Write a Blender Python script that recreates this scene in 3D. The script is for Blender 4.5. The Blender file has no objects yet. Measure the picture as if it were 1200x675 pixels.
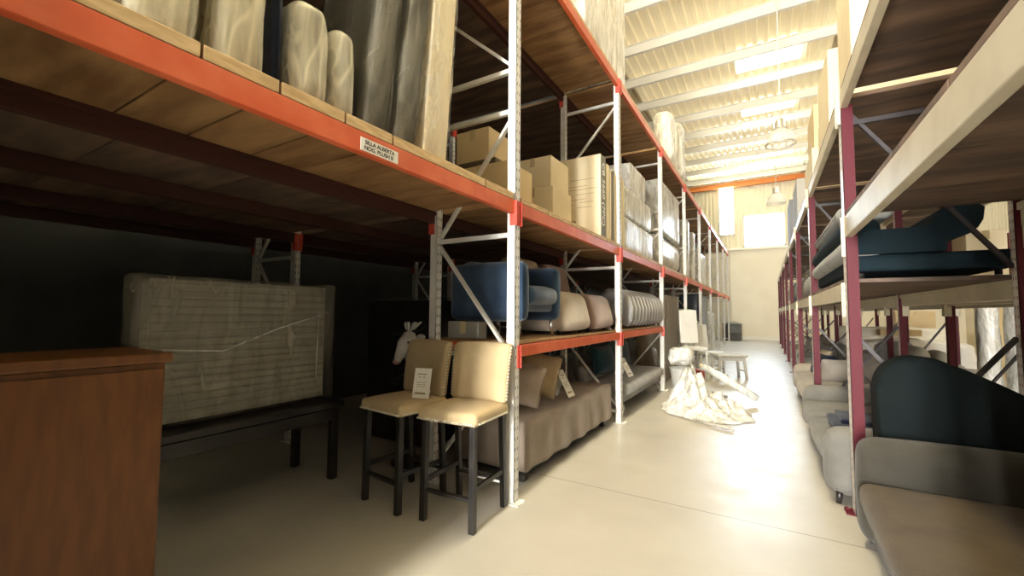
import bpy, bmesh, math, random
from mathutils import Vector, Matrix, Euler, noise
random.seed(7)
SC = bpy.context.scene
COL = SC.collection
PI = math.pi

# ------------------------------------------------------------------ materials
def rgb(c): return (c[0], c[1], c[2], 1.0)

def mat(name, base, rough=0.6, metal=0.0, vary=None, scale=8.0, stretch=(1, 1, 1), bump=0.0, bscale=40.0,
        coat=0.0, sheen=0.0, detail=4.0, rnd=0.0, lo=0.4, hi=0.65, spec=0.5):
    m = bpy.data.materials.new(name); m.use_nodes = True
    nt = m.node_tree; N = nt.nodes; L = nt.links
    b = N['Principled BSDF']
    b.inputs['Base Color'].default_value = rgb(base)
    b.inputs['Roughness'].default_value = rough
    b.inputs['Metallic'].default_value = metal
    b.inputs['Specular IOR Level'].default_value = spec
    if coat: b.inputs['Coat Weight'].default_value = coat
    if sheen:
        b.inputs['Sheen Weight'].default_value = sheen
    tc = N.new('ShaderNodeTexCoord')
    mp = N.new('ShaderNodeMapping'); mp.inputs['Scale'].default_value = stretch
    L.new(tc.outputs['Object'], mp.inputs['Vector'])
    vec = mp.outputs['Vector']
    if rnd:
        oi = N.new('ShaderNodeObjectInfo')
        mu = N.new('ShaderNodeMath'); mu.operation = 'MULTIPLY'; mu.inputs[1].default_value = rnd
        L.new(oi.outputs['Random'], mu.inputs[0])
        ad = N.new('ShaderNodeVectorMath'); ad.operation = 'ADD'
        L.new(vec, ad.inputs[0]); L.new(mu.outputs[0], ad.inputs[1]); vec = ad.outputs[0]
    if vary:
        n = N.new('ShaderNodeTexNoise'); n.inputs['Scale'].default_value = scale; n.inputs['Detail'].default_value = detail
        L.new(vec, n.inputs['Vector'])
        r = N.new('ShaderNodeValToRGB')
        r.color_ramp.elements[0].position = lo; r.color_ramp.elements[1].position = hi
        r.color_ramp.elements[0].color = rgb(base); r.color_ramp.elements[1].color = rgb(vary)
        L.new(n.outputs['Fac'], r.inputs['Fac']); L.new(r.outputs['Color'], b.inputs['Base Color'])
    if bump:
        n2 = N.new('ShaderNodeTexNoise'); n2.inputs['Scale'].default_value = bscale; n2.inputs['Detail'].default_value = 5
        L.new(tc.outputs['Object'], n2.inputs['Vector'])
        bp = N.new('ShaderNodeBump'); bp.inputs['Strength'].default_value = bump; bp.inputs['Distance'].default_value = 0.02
        L.new(n2.outputs['Fac'], bp.inputs['Height']); L.new(bp.outputs['Normal'], b.inputs['Normal'])
    return m

def emit(name, col, strength):
    m = bpy.data.materials.new(name); m.use_nodes = True
    nt = m.node_tree; nt.nodes.clear()
    e = nt.nodes.new('ShaderNodeEmission'); o = nt.nodes.new('ShaderNodeOutputMaterial')
    e.inputs['Color'].default_value = rgb(col); e.inputs['Strength'].default_value = strength
    nt.links.new(e.outputs[0], o.inputs[0]); return m

def film(name, tint, clear=0.55, rough=0.22, scale=5.0, crease=0.32):
    """Clear crumpled packing film: see-through with white creases and gloss."""
    m = bpy.data.materials.new(name); m.use_nodes = True
    nt = m.node_tree; N = nt.nodes; L = nt.links
    b = N['Principled BSDF']; b.inputs['Base Color'].default_value = rgb(tint)
    b.inputs['Roughness'].default_value = rough; b.inputs['Specular IOR Level'].default_value = 0.9
    out = N['Material Output']
    t = N.new('ShaderNodeBsdfTransparent')
    mix = N.new('ShaderNodeMixShader')
    tc = N.new('ShaderNodeTexCoord')
    mp = N.new('ShaderNodeMapping'); mp.inputs['Scale'].default_value = (1, 1, 0.28)
    L.new(tc.outputs['Object'], mp.inputs['Vector'])
    n = N.new('ShaderNodeTexNoise'); n.inputs['Scale'].default_value = scale; n.inputs['Detail'].default_value = 6
    n.inputs['Distortion'].default_value = 1.2
    L.new(mp.outputs['Vector'], n.inputs['Vector'])
    r = N.new('ShaderNodeMapRange'); r.inputs['From Min'].default_value = 0.38; r.inputs['From Max'].default_value = 0.66
    r.inputs['To Min'].default_value = max(0.02, 1 - clear - 0.28); r.inputs['To Max'].default_value = min(1, 1 - clear + 0.34)
    L.new(n.outputs['Fac'], r.inputs['Value'])
    n2 = N.new('ShaderNodeTexNoise'); n2.inputs['Scale'].default_value = scale * 0.8; n2.inputs['Detail'].default_value = 2; n2.inputs['Distortion'].default_value = 2.0
    L.new(mp.outputs['Vector'], n2.inputs['Vector'])
    def M(op, a, v):
        q = N.new('ShaderNodeMath'); q.operation = op; L.new(a, q.inputs[0]); q.inputs[1].default_value = v; return q.outputs[0]
    ab = N.new('ShaderNodeMath'); ab.operation = 'ABSOLUTE'; L.new(M('SUBTRACT', n2.outputs['Fac'], 0.5), ab.inputs[0])
    cr = N.new('ShaderNodeMapRange'); cr.inputs['From Min'].default_value = 0.0; cr.inputs['From Max'].default_value = 0.045
    cr.inputs['To Min'].default_value = crease; cr.inputs['To Max'].default_value = 0.0; L.new(ab.outputs[0], cr.inputs['Value'])
    sm = N.new('ShaderNodeMath'); sm.operation = 'ADD'; sm.use_clamp = True; L.new(r.outputs[0], sm.inputs[0]); L.new(cr.outputs[0], sm.inputs[1])
    L.new(sm.outputs[0], mix.inputs['Fac'])
    bp = N.new('ShaderNodeBump'); bp.inputs['Strength'].default_value = 0.7; bp.inputs['Distance'].default_value = 0.03
    L.new(n.outputs['Fac'], bp.inputs['Height']); L.new(bp.outputs['Normal'], b.inputs['Normal'])
    L.new(t.outputs[0], mix.inputs[1]); L.new(b.outputs[0], mix.inputs[2]); L.new(mix.outputs[0], out.inputs['Surface'])
    return m

def slotted(name, base, hole, rough=0.45, pitch=0.075):
    """Painted rack steel with two columns of slots punched along the post."""
    m = mat(name, base, rough, bump=0.05, bscale=60)
    nt = m.node_tree; N = nt.nodes; L = nt.links; b = N['Principled BSDF']
    tc = N.new('ShaderNodeTexCoord'); sp = N.new('ShaderNodeSeparateXYZ'); L.new(tc.outputs['Object'], sp.inputs[0])
    def math_(op, a, v=None):
        q = N.new('ShaderNodeMath'); q.operation = op
        L.new(a, q.inputs[0])
        if v is not None: q.inputs[1].default_value = v
        return q.outputs[0]
    z = math_('FRACT', math_('DIVIDE', sp.outputs['Z'], pitch))
    zin = math_('LESS_THAN', z, 0.34)
    ay = math_('ABSOLUTE', sp.outputs['Y'])
    y1 = math_('GREATER_THAN', ay, 0.012); y2 = math_('LESS_THAN', ay, 0.021)
    q = N.new('ShaderNodeMath'); q.operation = 'MULTIPLY'; L.new(y1, q.inputs[0]); L.new(y2, q.inputs[1])
    q2 = N.new('ShaderNodeMath'); q2.operation = 'MULTIPLY'; L.new(q.outputs[0], q2.inputs[0]); L.new(zin, q2.inputs[1])
    mx = N.new('ShaderNodeMix'); mx.data_type = 'RGBA'
    mx.inputs['A'].default_value = rgb(base); mx.inputs['B'].default_value = rgb(hole)
    L.new(q2.outputs[0], mx.inputs['Factor']); L.new(mx.outputs['Result'], b.inputs['Base Color'])
    return m

def concrete(name):
    m = mat(name, (0.46, 0.44, 0.395), 0.4, vary=(0.54, 0.515, 0.465), scale=1.4, detail=5, lo=0.3, hi=0.7)
    nt = m.node_tree; N = nt.nodes; L = nt.links; b = N['Principled BSDF']
    tc = N.new('ShaderNodeTexCoord')
    n = N.new('ShaderNodeTexNoise'); n.inputs['Scale'].default_value = 3.5; n.inputs['Detail'].default_value = 8
    L.new(tc.outputs['Object'], n.inputs['Vector'])
    r = N.new('ShaderNodeMapRange'); r.inputs['From Min'].default_value = 0.35; r.inputs['From Max'].default_value = 0.65
    r.inputs['To Min'].default_value = 0.30; r.inputs['To Max'].default_value = 0.42
    L.new(n.outputs['Fac'], r.inputs['Value']); L.new(r.outputs[0], b.inputs['Roughness'])
    n3 = N.new('ShaderNodeTexNoise'); n3.inputs['Scale'].default_value = 9; n3.inputs['Detail'].default_value = 4
    L.new(tc.outputs['Object'], n3.inputs['Vector'])
    bp = N.new('ShaderNodeBump'); bp.inputs['Strength'].default_value = 0.10; bp.inputs['Distance'].default_value = 0.02
    L.new(n3.outputs['Fac'], bp.inputs['Height']); L.new(bp.outputs['Normal'], b.inputs['Normal'])
    # saw-cut joints
    sp = N.new('ShaderNodeSeparateXYZ'); L.new(tc.outputs['Object'], sp.inputs[0])
    def M(op, a, v):
        q = N.new('ShaderNodeMath'); q.operation = op; L.new(a, q.inputs[0]); q.inputs[1].default_value = v; return q.outputs[0]
    fy = N.new('ShaderNodeMath'); fy.operation = 'FRACT'; L.new(M('DIVIDE', M('ADD', sp.outputs['Y'], 0.75), 4.1), fy.inputs[0])
    line = M('LESS_THAN', fy.outputs[0], 0.0022)
    src = b.inputs['Base Color'].links[0].from_socket
    mx = N.new('ShaderNodeMix'); mx.data_type = 'RGBA'; mx.inputs['B'].default_value = rgb((0.2, 0.19, 0.17))
    L.new(src, mx.inputs['A']); L.new(line, mx.inputs['Factor']); L.new(mx.outputs['Result'], b.inputs['Base Color'])
    return m

WHITE = slotted('white_rack_paint', (0.78, 0.77, 0.74), (0.12, 0.11, 0.10))
WHITEP = mat('white_brace_paint', (0.76, 0.75, 0.72), 0.4, vary=(0.66, 0.64, 0.6), scale=6)
RED = mat('orange_red_beam_paint', (0.62, 0.105, 0.035), 0.4, vary=(0.70, 0.15, 0.06), scale=5)
REDCON = mat('red_connector_paint', (0.60, 0.075, 0.05), 0.4)
DKRED = mat('dark_red_post_paint', (0.11, 0.009, 0.02), 0.55, spec=0.3)
SLOTR = slotted('glare_white_post_face', (0.84, 0.80, 0.79), (0.28, 0.03, 0.06), 0.35, pitch=0.06)  # window glare on the red posts, put into the face as near-white
CREAM = mat('cream_beam_paint', (0.70, 0.64, 0.50), 0.42, vary=(0.60, 0.54, 0.41), scale=4, detail=8)
GREYST = mat('dark_brace_steel', (0.045, 0.038, 0.042), 0.45)
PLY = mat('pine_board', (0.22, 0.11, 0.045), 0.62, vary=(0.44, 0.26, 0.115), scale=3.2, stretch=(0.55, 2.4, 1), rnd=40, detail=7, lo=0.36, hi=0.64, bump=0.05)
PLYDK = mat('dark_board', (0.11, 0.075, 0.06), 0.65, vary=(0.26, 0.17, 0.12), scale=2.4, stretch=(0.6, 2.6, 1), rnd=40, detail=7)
PLYEDGE = mat('pine_board_edge', (0.66, 0.47, 0.24), 0.6, vary=(0.50, 0.33, 0.15), scale=9, stretch=(1, 1, 6), rnd=40)
CONC = concrete('polished_concrete')
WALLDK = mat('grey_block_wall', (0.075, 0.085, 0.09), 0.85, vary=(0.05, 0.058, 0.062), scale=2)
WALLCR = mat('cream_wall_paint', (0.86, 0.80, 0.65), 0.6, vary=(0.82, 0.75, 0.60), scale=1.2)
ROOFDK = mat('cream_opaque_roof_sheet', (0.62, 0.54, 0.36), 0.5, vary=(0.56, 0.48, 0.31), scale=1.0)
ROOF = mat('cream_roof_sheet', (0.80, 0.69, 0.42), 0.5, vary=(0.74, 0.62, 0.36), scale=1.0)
b_ = ROOF.node_tree.nodes['Principled BSDF']; b_.inputs['Emission Color'].default_value = (1.0, 0.86, 0.54, 1); b_.inputs['Emission Strength'].default_value = 0.22   # glow added to the sheets so the roof looks bright
PURL = mat('cream_purlin_paint', (0.92, 0.89, 0.78), 0.45)
ORANGE = mat('orange_eave_steel', (0.75, 0.24, 0.05), 0.5)
CARD = mat('brown_cardboard', (0.72, 0.57, 0.33), 0.75, vary=(0.66, 0.51, 0.29), scale=3)
CARDPALE = mat('pale_cardboard', (0.86, 0.75, 0.52), 0.72, vary=(0.80, 0.68, 0.46), scale=2.5)
CARDDK = mat('dark_print_strip', (0.13, 0.12, 0.10), 0.6)
TAPE = mat('packing_tape', (0.62, 0.50, 0.30), 0.25)
INK = mat('black_ink', (0.03, 0.03, 0.03), 0.6)
GREYINK = mat('faded_ink', (0.36, 0.27, 0.13), 0.7)
PAPER = mat('white_paper', (0.85, 0.83, 0.76), 0.55)
FILM = film('clear_film', (0.90, 0.85, 0.66), 0.55, crease=0.25)
FILMDK = film('clear_film_over_dark', (0.50, 0.475, 0.39), 0.92, scale=4, crease=0.14)
FILMW = film('milky_film', (0.86, 0.86, 0.83), 0.25, 0.3, scale=6)
CHROME = mat('chrome', (0.7, 0.68, 0.66), 0.18, 1.0)
BLACKW = mat('black_lacquer_wood', (0.012, 0.011, 0.011), 0.32, vary=(0.025, 0.022, 0.02), scale=5)
STUD = mat('nailhead_metal', (0.80, 0.76, 0.66), 0.35, 0.6)

def fabric(name, c, v=None, sc=120, bump=0.25, sheen=0.15, rough=0.85):
    return mat(name, c, rough, vary=v or tuple(x * 0.82 for x in c), scale=5, bump=bump, bscale=sc, sheen=sheen, spec=0.2)

# ------------------------------------------------------------------ mesh builder
class MB:
    def __init__(s): s.bm = bmesh.new()
    def _tail(s, n0, mi):
        s.bm.faces.ensure_lookup_table()
        for f in s.bm.faces[n0:]: f.material_index = mi
    def box(s, c, d, rot=None, bev=0.0, mi=0, seg=2):
        b = bmesh.new(); bmesh.ops.create_cube(b, size=1)
        bmesh.ops.scale(b, vec=d, verts=b.verts)
        if bev: bmesh.ops.bevel(b, geom=b.edges[:], offset=min(bev, min(d) * 0.49), segments=seg, profile=0.5, affect='EDGES')
        M = Matrix.Translation(c)
        if rot: M = M @ Euler(rot).to_matrix().to_4x4()
        s.add(b, M, mi); return s
    def add(s, b, M=None, mi=0):
        vm = {}
        for v in b.verts: vm[v] = s.bm.verts.new(M @ v.co if M else v.co)
        for f in b.faces:
            try: g = s.bm.faces.new([vm[v] for v in f.verts]); g.material_index = mi; g.smooth = f.smooth
            except ValueError: pass
        b.free()
    def bar(s, p, q, w, t, mi=0, up=(0, 0, 1), bev=0.0):
        p = Vector(p); q = Vector(q); d = q - p; L = d.length; z = d.normalized()
        u = Vector(up)
        if abs(z.dot(u)) > 0.98: u = Vector((0, 1, 0))
        x = u.cross(z).normalized(); y = z.cross(x)
        R = Matrix((x, y, z)).transposed().to_4x4()
        b = bmesh.new(); bmesh.ops.create_cube(b, size=1); bmesh.ops.scale(b, vec=(w, t, L), verts=b.verts)
        if bev: bmesh.ops.bevel(b, geom=b.edges[:], offset=bev, segments=2, profile=0.5, affect='EDGES')
        s.add(b, Matrix.Translation((p + q) / 2) @ R, mi); return s
    def tube(s, pts, r, n=10, mi=0, cap=True, rs=None):
        pts = [Vector(p) for p in pts]; rings = []
        prev = None
        for i, p in enumerate(pts):
            d = (pts[min(i + 1, len(pts) - 1)] - pts[max(i - 1, 0)]).normalized()
            if prev is None:
                u = Vector((0, 0, 1)) if abs(d.z) < 0.95 else Vector((1, 0, 0))
                x = u.cross(d).normalized()
            else:
                x = (prev - d * prev.dot(d)).normalized()
            prev = x; y = d.cross(x); rr = rs[i] if rs else r
            rings.append([s.bm.verts.new(p + x * rr * math.cos(2 * PI * k / n) + y * rr * math.sin(2 * PI * k / n)) for k in range(n)])
        for a, b in zip(rings, rings[1:]):
            for k in range(n):
                f = s.bm.faces.new((a[k], a[(k + 1) % n], b[(k + 1) % n], b[k])); f.smooth = True; f.material_index = mi
        if cap:
            f = s.bm.faces.new(rings[0][::-1]); f.material_index = mi
            f = s.bm.faces.new(rings[-1]); f.material_index = mi
        return s
    def lathe(s, prof, c=(0, 0, 0), n=28, mi=0):
        c = Vector(c); rings = []
        for r, z in prof:
            rings.append([s.bm.verts.new(c + Vector((r * math.cos(2 * PI * k / n), r * math.sin(2 * PI * k / n), z))) for k in range(n)])
        for a, b in zip(rings, rings[1:]):
            for k in range(n):
                f = s.bm.faces.new((a[k], a[(k + 1) % n], b[(k + 1) % n], b[k])); f.smooth = True; f.material_index = mi
        return s
    def prism(s, poly, a, b, axis='y', mi=0, smooth=False):
        def P(u, v, w):
            return {'y': (u, w, v), 'x': (w, u, v), 'z': (u, v, w)}[axis]
        A = [s.bm.verts.new(P(u, v, a)) for u, v in poly]; B = [s.bm.verts.new(P(u, v, b)) for u, v in poly]
        n = len(poly)
        for k in range(n):
            f = s.bm.faces.new((A[k], A[(k + 1) % n], B[(k + 1) % n], B[k])); f.material_index = mi; f.smooth = smooth
        f = s.bm.faces.new(A[::-1]); f.material_index = mi
        f = s.bm.faces.new(B); f.material_index = mi
        return s
    def rbox(s, c, d, r=0.05, bulge=(0, 0, 0), nz=0.0, ns=6.0, mid=6, cor=4, rot=None, mi=0, seed=0, fn=None):
        """Soft rounded box (upholstery, wrapped goods): rounded corners, bulging faces, wrinkle noise."""
        hx, hy, hz = d[0] / 2, d[1] / 2, d[2] / 2
        r = min(r, hx * .98, hy * .98, hz * .98)
        def ticks(h):
            t = [-h + r * (1 - math.cos(PI / 2 * k / cor)) * 1.0 for k in range(cor)]
            m = [-(h - r) + 2 * (h - r) * k / mid for k in range(mid + 1)]
            return t + m + [-x for x in t[::-1]]
        X, Y, Z = ticks(hx), ticks(hy), ticks(hz)
        cache = {}
        M = Matrix.Translation(c)
        if rot: M = M @ Euler(rot).to_matrix().to_4x4()
        def V(i, j, k):
            key = (i, j, k)
            if key in cache: return cache[key]
            p = Vector((X[i], Y[j], Z[k]))
            q = Vector((max(-(hx - r), min(hx - r, p.x)), max(-(hy - r), min(hy - r, p.y)), max(-(hz - r), min(hz - r, p.z))))
            e = p - q
            if e.length > 1e-9:
                p = q + e.normalized() * r
            else: p = q
            u, v, w = p.x / hx, p.y / hy, p.z / hz
            p = p + Vector((bulge[0] * u * (1 - v * v) * (1 - w * w), bulge[1] * v * (1 - u * u) * (1 - w * w), bulge[2] * w * (1 - u * u) * (1 - v * v)))
            if nz:
                nn = noise.noise_vector(p * ns + Vector((seed * 7.3, seed * 3.1, seed)))
                p = p + nn * nz
            if fn: p = fn(p)
            cache[key] = s.bm.verts.new(M @ p); return cache[key]
        nx, ny, nz_ = len(X) - 1, len(Y) - 1, len(Z) - 1
        def quad(a):
            try: f = s.bm.faces.new(a); f.smooth = True; f.material_index = mi
            except ValueError: pass
        for i in range(nx):
            for j in range(ny):
                quad((V(i, j, 0), V(i, j + 1, 0), V(i + 1, j + 1, 0), V(i + 1, j, 0)))
                quad((V(i, j, nz_), V(i + 1, j, nz_), V(i + 1, j + 1, nz_), V(i, j + 1, nz_)))
        for i in range(nx):
            for k in range(nz_):
                quad((V(i, 0, k), V(i + 1, 0, k), V(i + 1, 0, k + 1), V(i, 0, k + 1)))
                quad((V(i, ny, k), V(i, ny, k + 1), V(i + 1, ny, k + 1), V(i + 1, ny, k)))
        for j in range(ny):
            for k in range(nz_):
                quad((V(0, j, k), V(0, j, k + 1), V(0, j + 1, k + 1), V(0, j + 1, k)))
                quad((V(nx, j, k), V(nx, j + 1, k), V(nx, j + 1, k + 1), V(nx, j, k + 1)))
        return s
    def sphere(s, c, r, sc=(1, 1, 1), n=12, mi=0):
        b = bmesh.new(); bmesh.ops.create_uvsphere(b, u_segments=n, v_segments=max(6, n * 2 // 3), radius=r)
        for f in b.faces: f.smooth = True
        s.add(b, Matrix.Translation(c) @ Matrix.Diagonal((*sc, 1)), mi); return s
    def build(s, name, m, parent=None, loc=None, recalc=True):
        if recalc: bmesh.ops.recalc_face_normals(s.bm, faces=s.bm.faces[:])
        me = bpy.data.meshes.new(name); s.bm.to_mesh(me); s.bm.free()
        for x in (m if isinstance(m, (list, tuple)) else [m]): me.materials.append(x)
        o = bpy.data.objects.new(name, me); COL.objects.link(o)
        if loc: o.location = loc
        if parent: o.parent = parent
        return o

def tag(o, label=None, cat=None, group=None, kind=None):
    if label: o['label'] = label
    if cat: o['category'] = cat
    if group: o['group'] = group
    if kind: o['kind'] = kind
    return o

def thing(name, label, cat, loc=(0, 0, 0), rz=0.0, group=None):
    o = bpy.data.objects.new(name, None); COL.objects.link(o); o.empty_display_size = 0.1
    o.location = loc; o.rotation_euler = (0, 0, rz)
    return tag(o, label, cat, group)

def copy_tree(o, parent=None):
    c = o.copy(); COL.objects.link(c); c.parent = parent
    for ch in [k for k in bpy.data.objects if k.parent == o]: copy_tree(ch, c)
    return c

def struct(name, mb, m, label=None):
    o = mb.build(name, m); o['kind'] = 'structure'
    tag(o, label or name.replace('_', ' '), name.split('_')[0]); return o

def text_mesh(name, body, size, m, parent, M, extrude=0.0006, bold=0.0, align='CENTER'):
    cu = bpy.data.curves.new(name, 'FONT'); cu.body = body; cu.size = size; cu.extrude = extrude; cu.offset = bold
    cu.align_x = align; cu.align_y = 'CENTER'
    t = bpy.data.objects.new(name, cu); COL.objects.link(t)
    dg = bpy.context.evaluated_depsgraph_get()
    me = bpy.data.meshes.new_from_object(t.evaluated_get(dg)); bpy.data.objects.remove(t)
    me.materials.clear(); me.materials.append(m)
    o = bpy.data.objects.new(name, me); COL.objects.link(o); o.parent = parent; o.matrix_local = M
    return o

def axes(x, y, z, loc):
    M = Matrix((Vector(x), Vector(y), Vector(z))).transposed().to_4x4(); M.translation = Vector(loc); return M
# ------------------------------------------------------------------ camera
cam = bpy.data.cameras.new('camera'); co = bpy.data.objects.new('camera', cam); COL.objects.link(co)
cam.sensor_width = 36; cam.lens = 497.87 / 1200 * 36; cam.clip_start = 0.02; cam.clip_end = 200
yaw, pt, rl = .539, .0565, .0067
fwd = Vector((-math.sin(yaw) * math.cos(pt), math.cos(yaw) * math.cos(pt), math.sin(pt)))
right = Vector((math.cos(yaw), math.sin(yaw), 0)); up = right.cross(fwd)
r2 = right * math.cos(rl) - up * math.sin(rl) * -1; 
r2 = right * math.cos(rl) + up * math.sin(rl); u2 = -right * math.sin(rl) + up * math.cos(rl)
co.matrix_world = axes(r2, u2, -fwd, (0, 0, 1.4))
SC.camera = co

# ------------------------------------------------------------------ the building
XL, XR, YN, YF, ZR = -5.9, 9.5, -9.0, 26.0, 8.72
struct('floor', MB().box(((XL + XR) / 2, (YN + YF) / 2, -0.1), (XR - XL, YF - YN, 0.2)), CONC, 'polished concrete warehouse floor')
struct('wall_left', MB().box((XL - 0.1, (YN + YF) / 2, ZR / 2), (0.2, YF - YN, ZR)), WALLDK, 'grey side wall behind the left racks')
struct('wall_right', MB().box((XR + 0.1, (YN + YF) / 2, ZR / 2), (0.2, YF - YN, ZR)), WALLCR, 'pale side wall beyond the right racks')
# the wall behind the viewer, with the open loading door that lets the daylight down the aisle
DX0, DX1, DZ = -1.5, -0.5, 4.6
wb = MB()
for x0, x1, z0, z1 in ((XL, DX0, 0, ZR), (DX1, 3.0, 0, ZR), (4.4, XR, 0, ZR), (DX0, DX1, DZ, ZR), (3.0, 4.4, 3.1, ZR)): wb.box(((x0 + x1) / 2, YN - 0.1, (z0 + z1) / 2), (x1 - x0, 0.2, z1 - z0))
struct('wall_back', wb, WALLDK, 'grey wall behind the viewer')
DAYD = emit('daylight_in_door', (1.0, 0.97, 0.90), 165.0)
DAYN = emit('daylight_in_next_door', (1.0, 0.97, 0.90), 100.0)
for n_, (xa, xb) in enumerate(((DX0, DX1), (3.0, 4.4))):
    dr = MB(); dz = (DZ, 3.1)[n_]
    for x in (xa, xb): dr.box((x, YN + 0.02, dz / 2), (0.1, 0.16, dz))
    dr.box(((xa + xb) / 2, YN + 0.02, dz + 0.1), (xb - xa + 0.1, 0.24, 0.2))
    o = struct('door_%d' % (n_ + 1), dr, GREYST, 'open loading door behind the viewer, ' + ('at the end of the aisle' if n_ == 0 else 'at the end of the next aisle'))
    MB().box(((xa + xb) / 2, YN - 0.12, dz / 2), (xb - xa, 0.02, dz)).build('door_daylight', (DAYD, DAYN)[n_], o)
struct('wall_light_blocker_next', MB().box((2.78, -3.9, 1.5), (0.1, 10.2, 3.0)), WALLDK, 'added light-blocking wall between the two aisles behind the viewer')  # added out of view to keep the second door's light off the racks
struct('wall_light_blocker', MB().box((-1.75, -4.49, 2.2), (0.12, 9.0, 4.4)), WALLDK, 'added light-blocking wall behind the viewer on the left')  # unseen blocker, added to keep door light from under the left deck
struct('wall_light_blocker_right', MB().box((0.62, -4.1, 1.5), (0.12, 9.8, 3.0)), WALLDK, 'added light-blocking wall behind the viewer on the right')  # added, unseen: stops door light reaching the right rack's goods

def corrug(x0, x1, a, b, axis, pitch=0.25, h=0.045):
    """Ribbed sheet: ribs of trapezoid section. axis 'y' = ribs run along y (roof), 'z' = ribs run up (wall)."""
    m = MB(); pts = []
    x = x0
    while x < x1 - 1e-6:
        for dx, hh in ((0, 0), (0.35, 0), (0.47, h), (0.8, h), (0.92, 0)):
            if x + dx * pitch <= x1: pts.append((x + dx * pitch, hh))
        x += pitch
    pts.append((x1, 0))
    top = [m.bm.verts.new((u, a, -v) if axis == 'y' else (u, -v, a)) for u, v in pts]
    bot = [m.bm.verts.new((u, b, -v) if axis == 'y' else (u, -v, b)) for u, v in pts]
    for k in range(len(pts) - 1): m.bm.faces.new((top[k], top[k + 1], bot[k + 1], bot[k]))
    return m
for nm, xa, xb, m_, lb in (('ceiling', XL, -3.5, ROOFDK, 'corrugated steel roof over the left racks'), ('ceiling_aisle', -3.5, 1.7, ROOF, 'cream corrugated roof over the aisle, with an added glow'), ('ceiling_right', 1.7, XR, ROOFDK, 'corrugated steel roof over the right racks')):
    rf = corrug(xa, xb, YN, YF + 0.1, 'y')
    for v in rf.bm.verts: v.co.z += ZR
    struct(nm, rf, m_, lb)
struct('wall_far', MB().box(((XL + XR) / 2, YF + 0.1, 2.45), (XR - XL, 0.2, 4.9)), WALLCR, 'smooth cream lower end wall')
# upper end wall: ribbed sheet around two bright windows
W1 = (-2.12, -1.40, 5.72, 8.30); W2 = (-0.93, 0.93, 4.98, 6.66)
cw = MB()
def sheet(x0, x1, z0, z1):
    c = corrug(x0, x1, z0, z1, 'z', 0.2, 0.04)
    cw.add(c.bm, Matrix.Translation((0, YF + 0.04, 0)))
sheet(XL, W1[0], 4.9, ZR); sheet(W1[1], W2[0], 4.9, ZR); sheet(W2[1], XR, 4.9, ZR)
sheet(W1[0], W1[1], 4.9, W1[2]); sheet(W1[0], W1[1], W1[3], ZR); sheet(W2[0], W2[1], W2[3], ZR); sheet(W2[0], W2[1], 4.9, W2[2])
struct('wall_far_upper', cw, mat('cream_wall_sheet', (0.86, 0.79, 0.60), 0.5), 'ribbed cream upper end wall')['kind'] = 'structure'
DAY = emit('daylit_window_pane', (0.74, 0.88, 1.0), 34.0)
for i, w in enumerate((W1, W2)):
    fr = MB()
    for x in (w[0], w[1]): fr.box((x, YF, (w[2] + w[3]) / 2), (0.06, 0.1, w[3] - w[2] + 0.06))
    for z in (w[2], w[3]): fr.box(((w[0] + w[1]) / 2, YF, z), (w[1] - w[0] + 0.06, 0.1, 0.06))
    o = struct('window_%d' % (i + 1), fr, PURL, ('tall narrow' if i == 0 else 'wide') + ' daylit window high in the end wall')
    MB().box(((w[0] + w[1]) / 2, YF + 0.06, (w[2] + w[3]) / 2), (w[1] - w[0], 0.02, w[3] - w[2])).build('window_pane', DAY, o)
struct('trim_1', MB().box(((XL + XR) / 2, YF - 0.06, 4.88), (XR - XL, 0.14, 0.1), bev=0.01), PURL, 'pale ledge across the end wall under the windows')
struct('trim_2', MB().box(((XL + XR) / 2, YF - 0.15, 8.42), (XR - XL, 0.18, 0.2)).box(((XL + XR) / 2, YF - 0.15, 8.53), (XR - XL, 0.26, 0.02)).box(((XL + XR) / 2, YF - 0.15, 8.31), (XR - XL, 0.26, 0.02)), ORANGE, 'orange steel eave beam at the end wall')
struct('baseboard_far', MB().box(((XL + XR) / 2, YF - 0.04, 0.09), (XR - XL, 0.08, 0.18), bev=0.01), mat('white_skirting', (0.85, 0.83, 0.78), 0.5), 'white skirting along the end wall')
# purlins across the roof
k = 0; y = YF - 1.2
while y > YN:
    p = MB().box((0.95, y, 8.55), (XR - XL, 0.012, 0.22)).box((0.95, y - 0.035, 8.665), (XR - XL, 0.08, 0.012)).box((0.95, y + 0.035, 8.435), (XR - XL, 0.08, 0.012)).box((0.95, y + 0.07, 8.45), (XR - XL, 0.012, 0.03))
    struct('trim_%d' % (k + 3), p, PURL, 'cream roof purlin crossing the aisle'); k += 1; y -= 1.69
# translucent roof sheets letting daylight in over the aisles
SKY = emit('daylit_roof_sheet', (1.0, 0.87, 0.57), 26.0)
SKYF = emit('daylit_far_roof_sheet', (1.0, 0.92, 0.74), 8.0)
for i, (x0, x1, y0, y1, m_) in enumerate(((-1.58, -0.85, 0.6, 8.2, SKY), (-0.6, 1.0, 13.0, 14.2, SKYF), (-0.6, 1.0, 16.4, 17.5, SKYF), (-0.9, 1.2, 21.4, 22.6, SKYF), (3.4, 4.4, 11, 20, SKYF))):  # the sheet nearest the end wall is added to brighten that wall
    o = struct('window_%d' % (i + 3), MB().box(((x0 + x1) / 2, (y0 + y1) / 2, ZR - 0.055), (x1 - x0, y1 - y0, 0.008)), m_, 'translucent roof sheet over the aisle')

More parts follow.
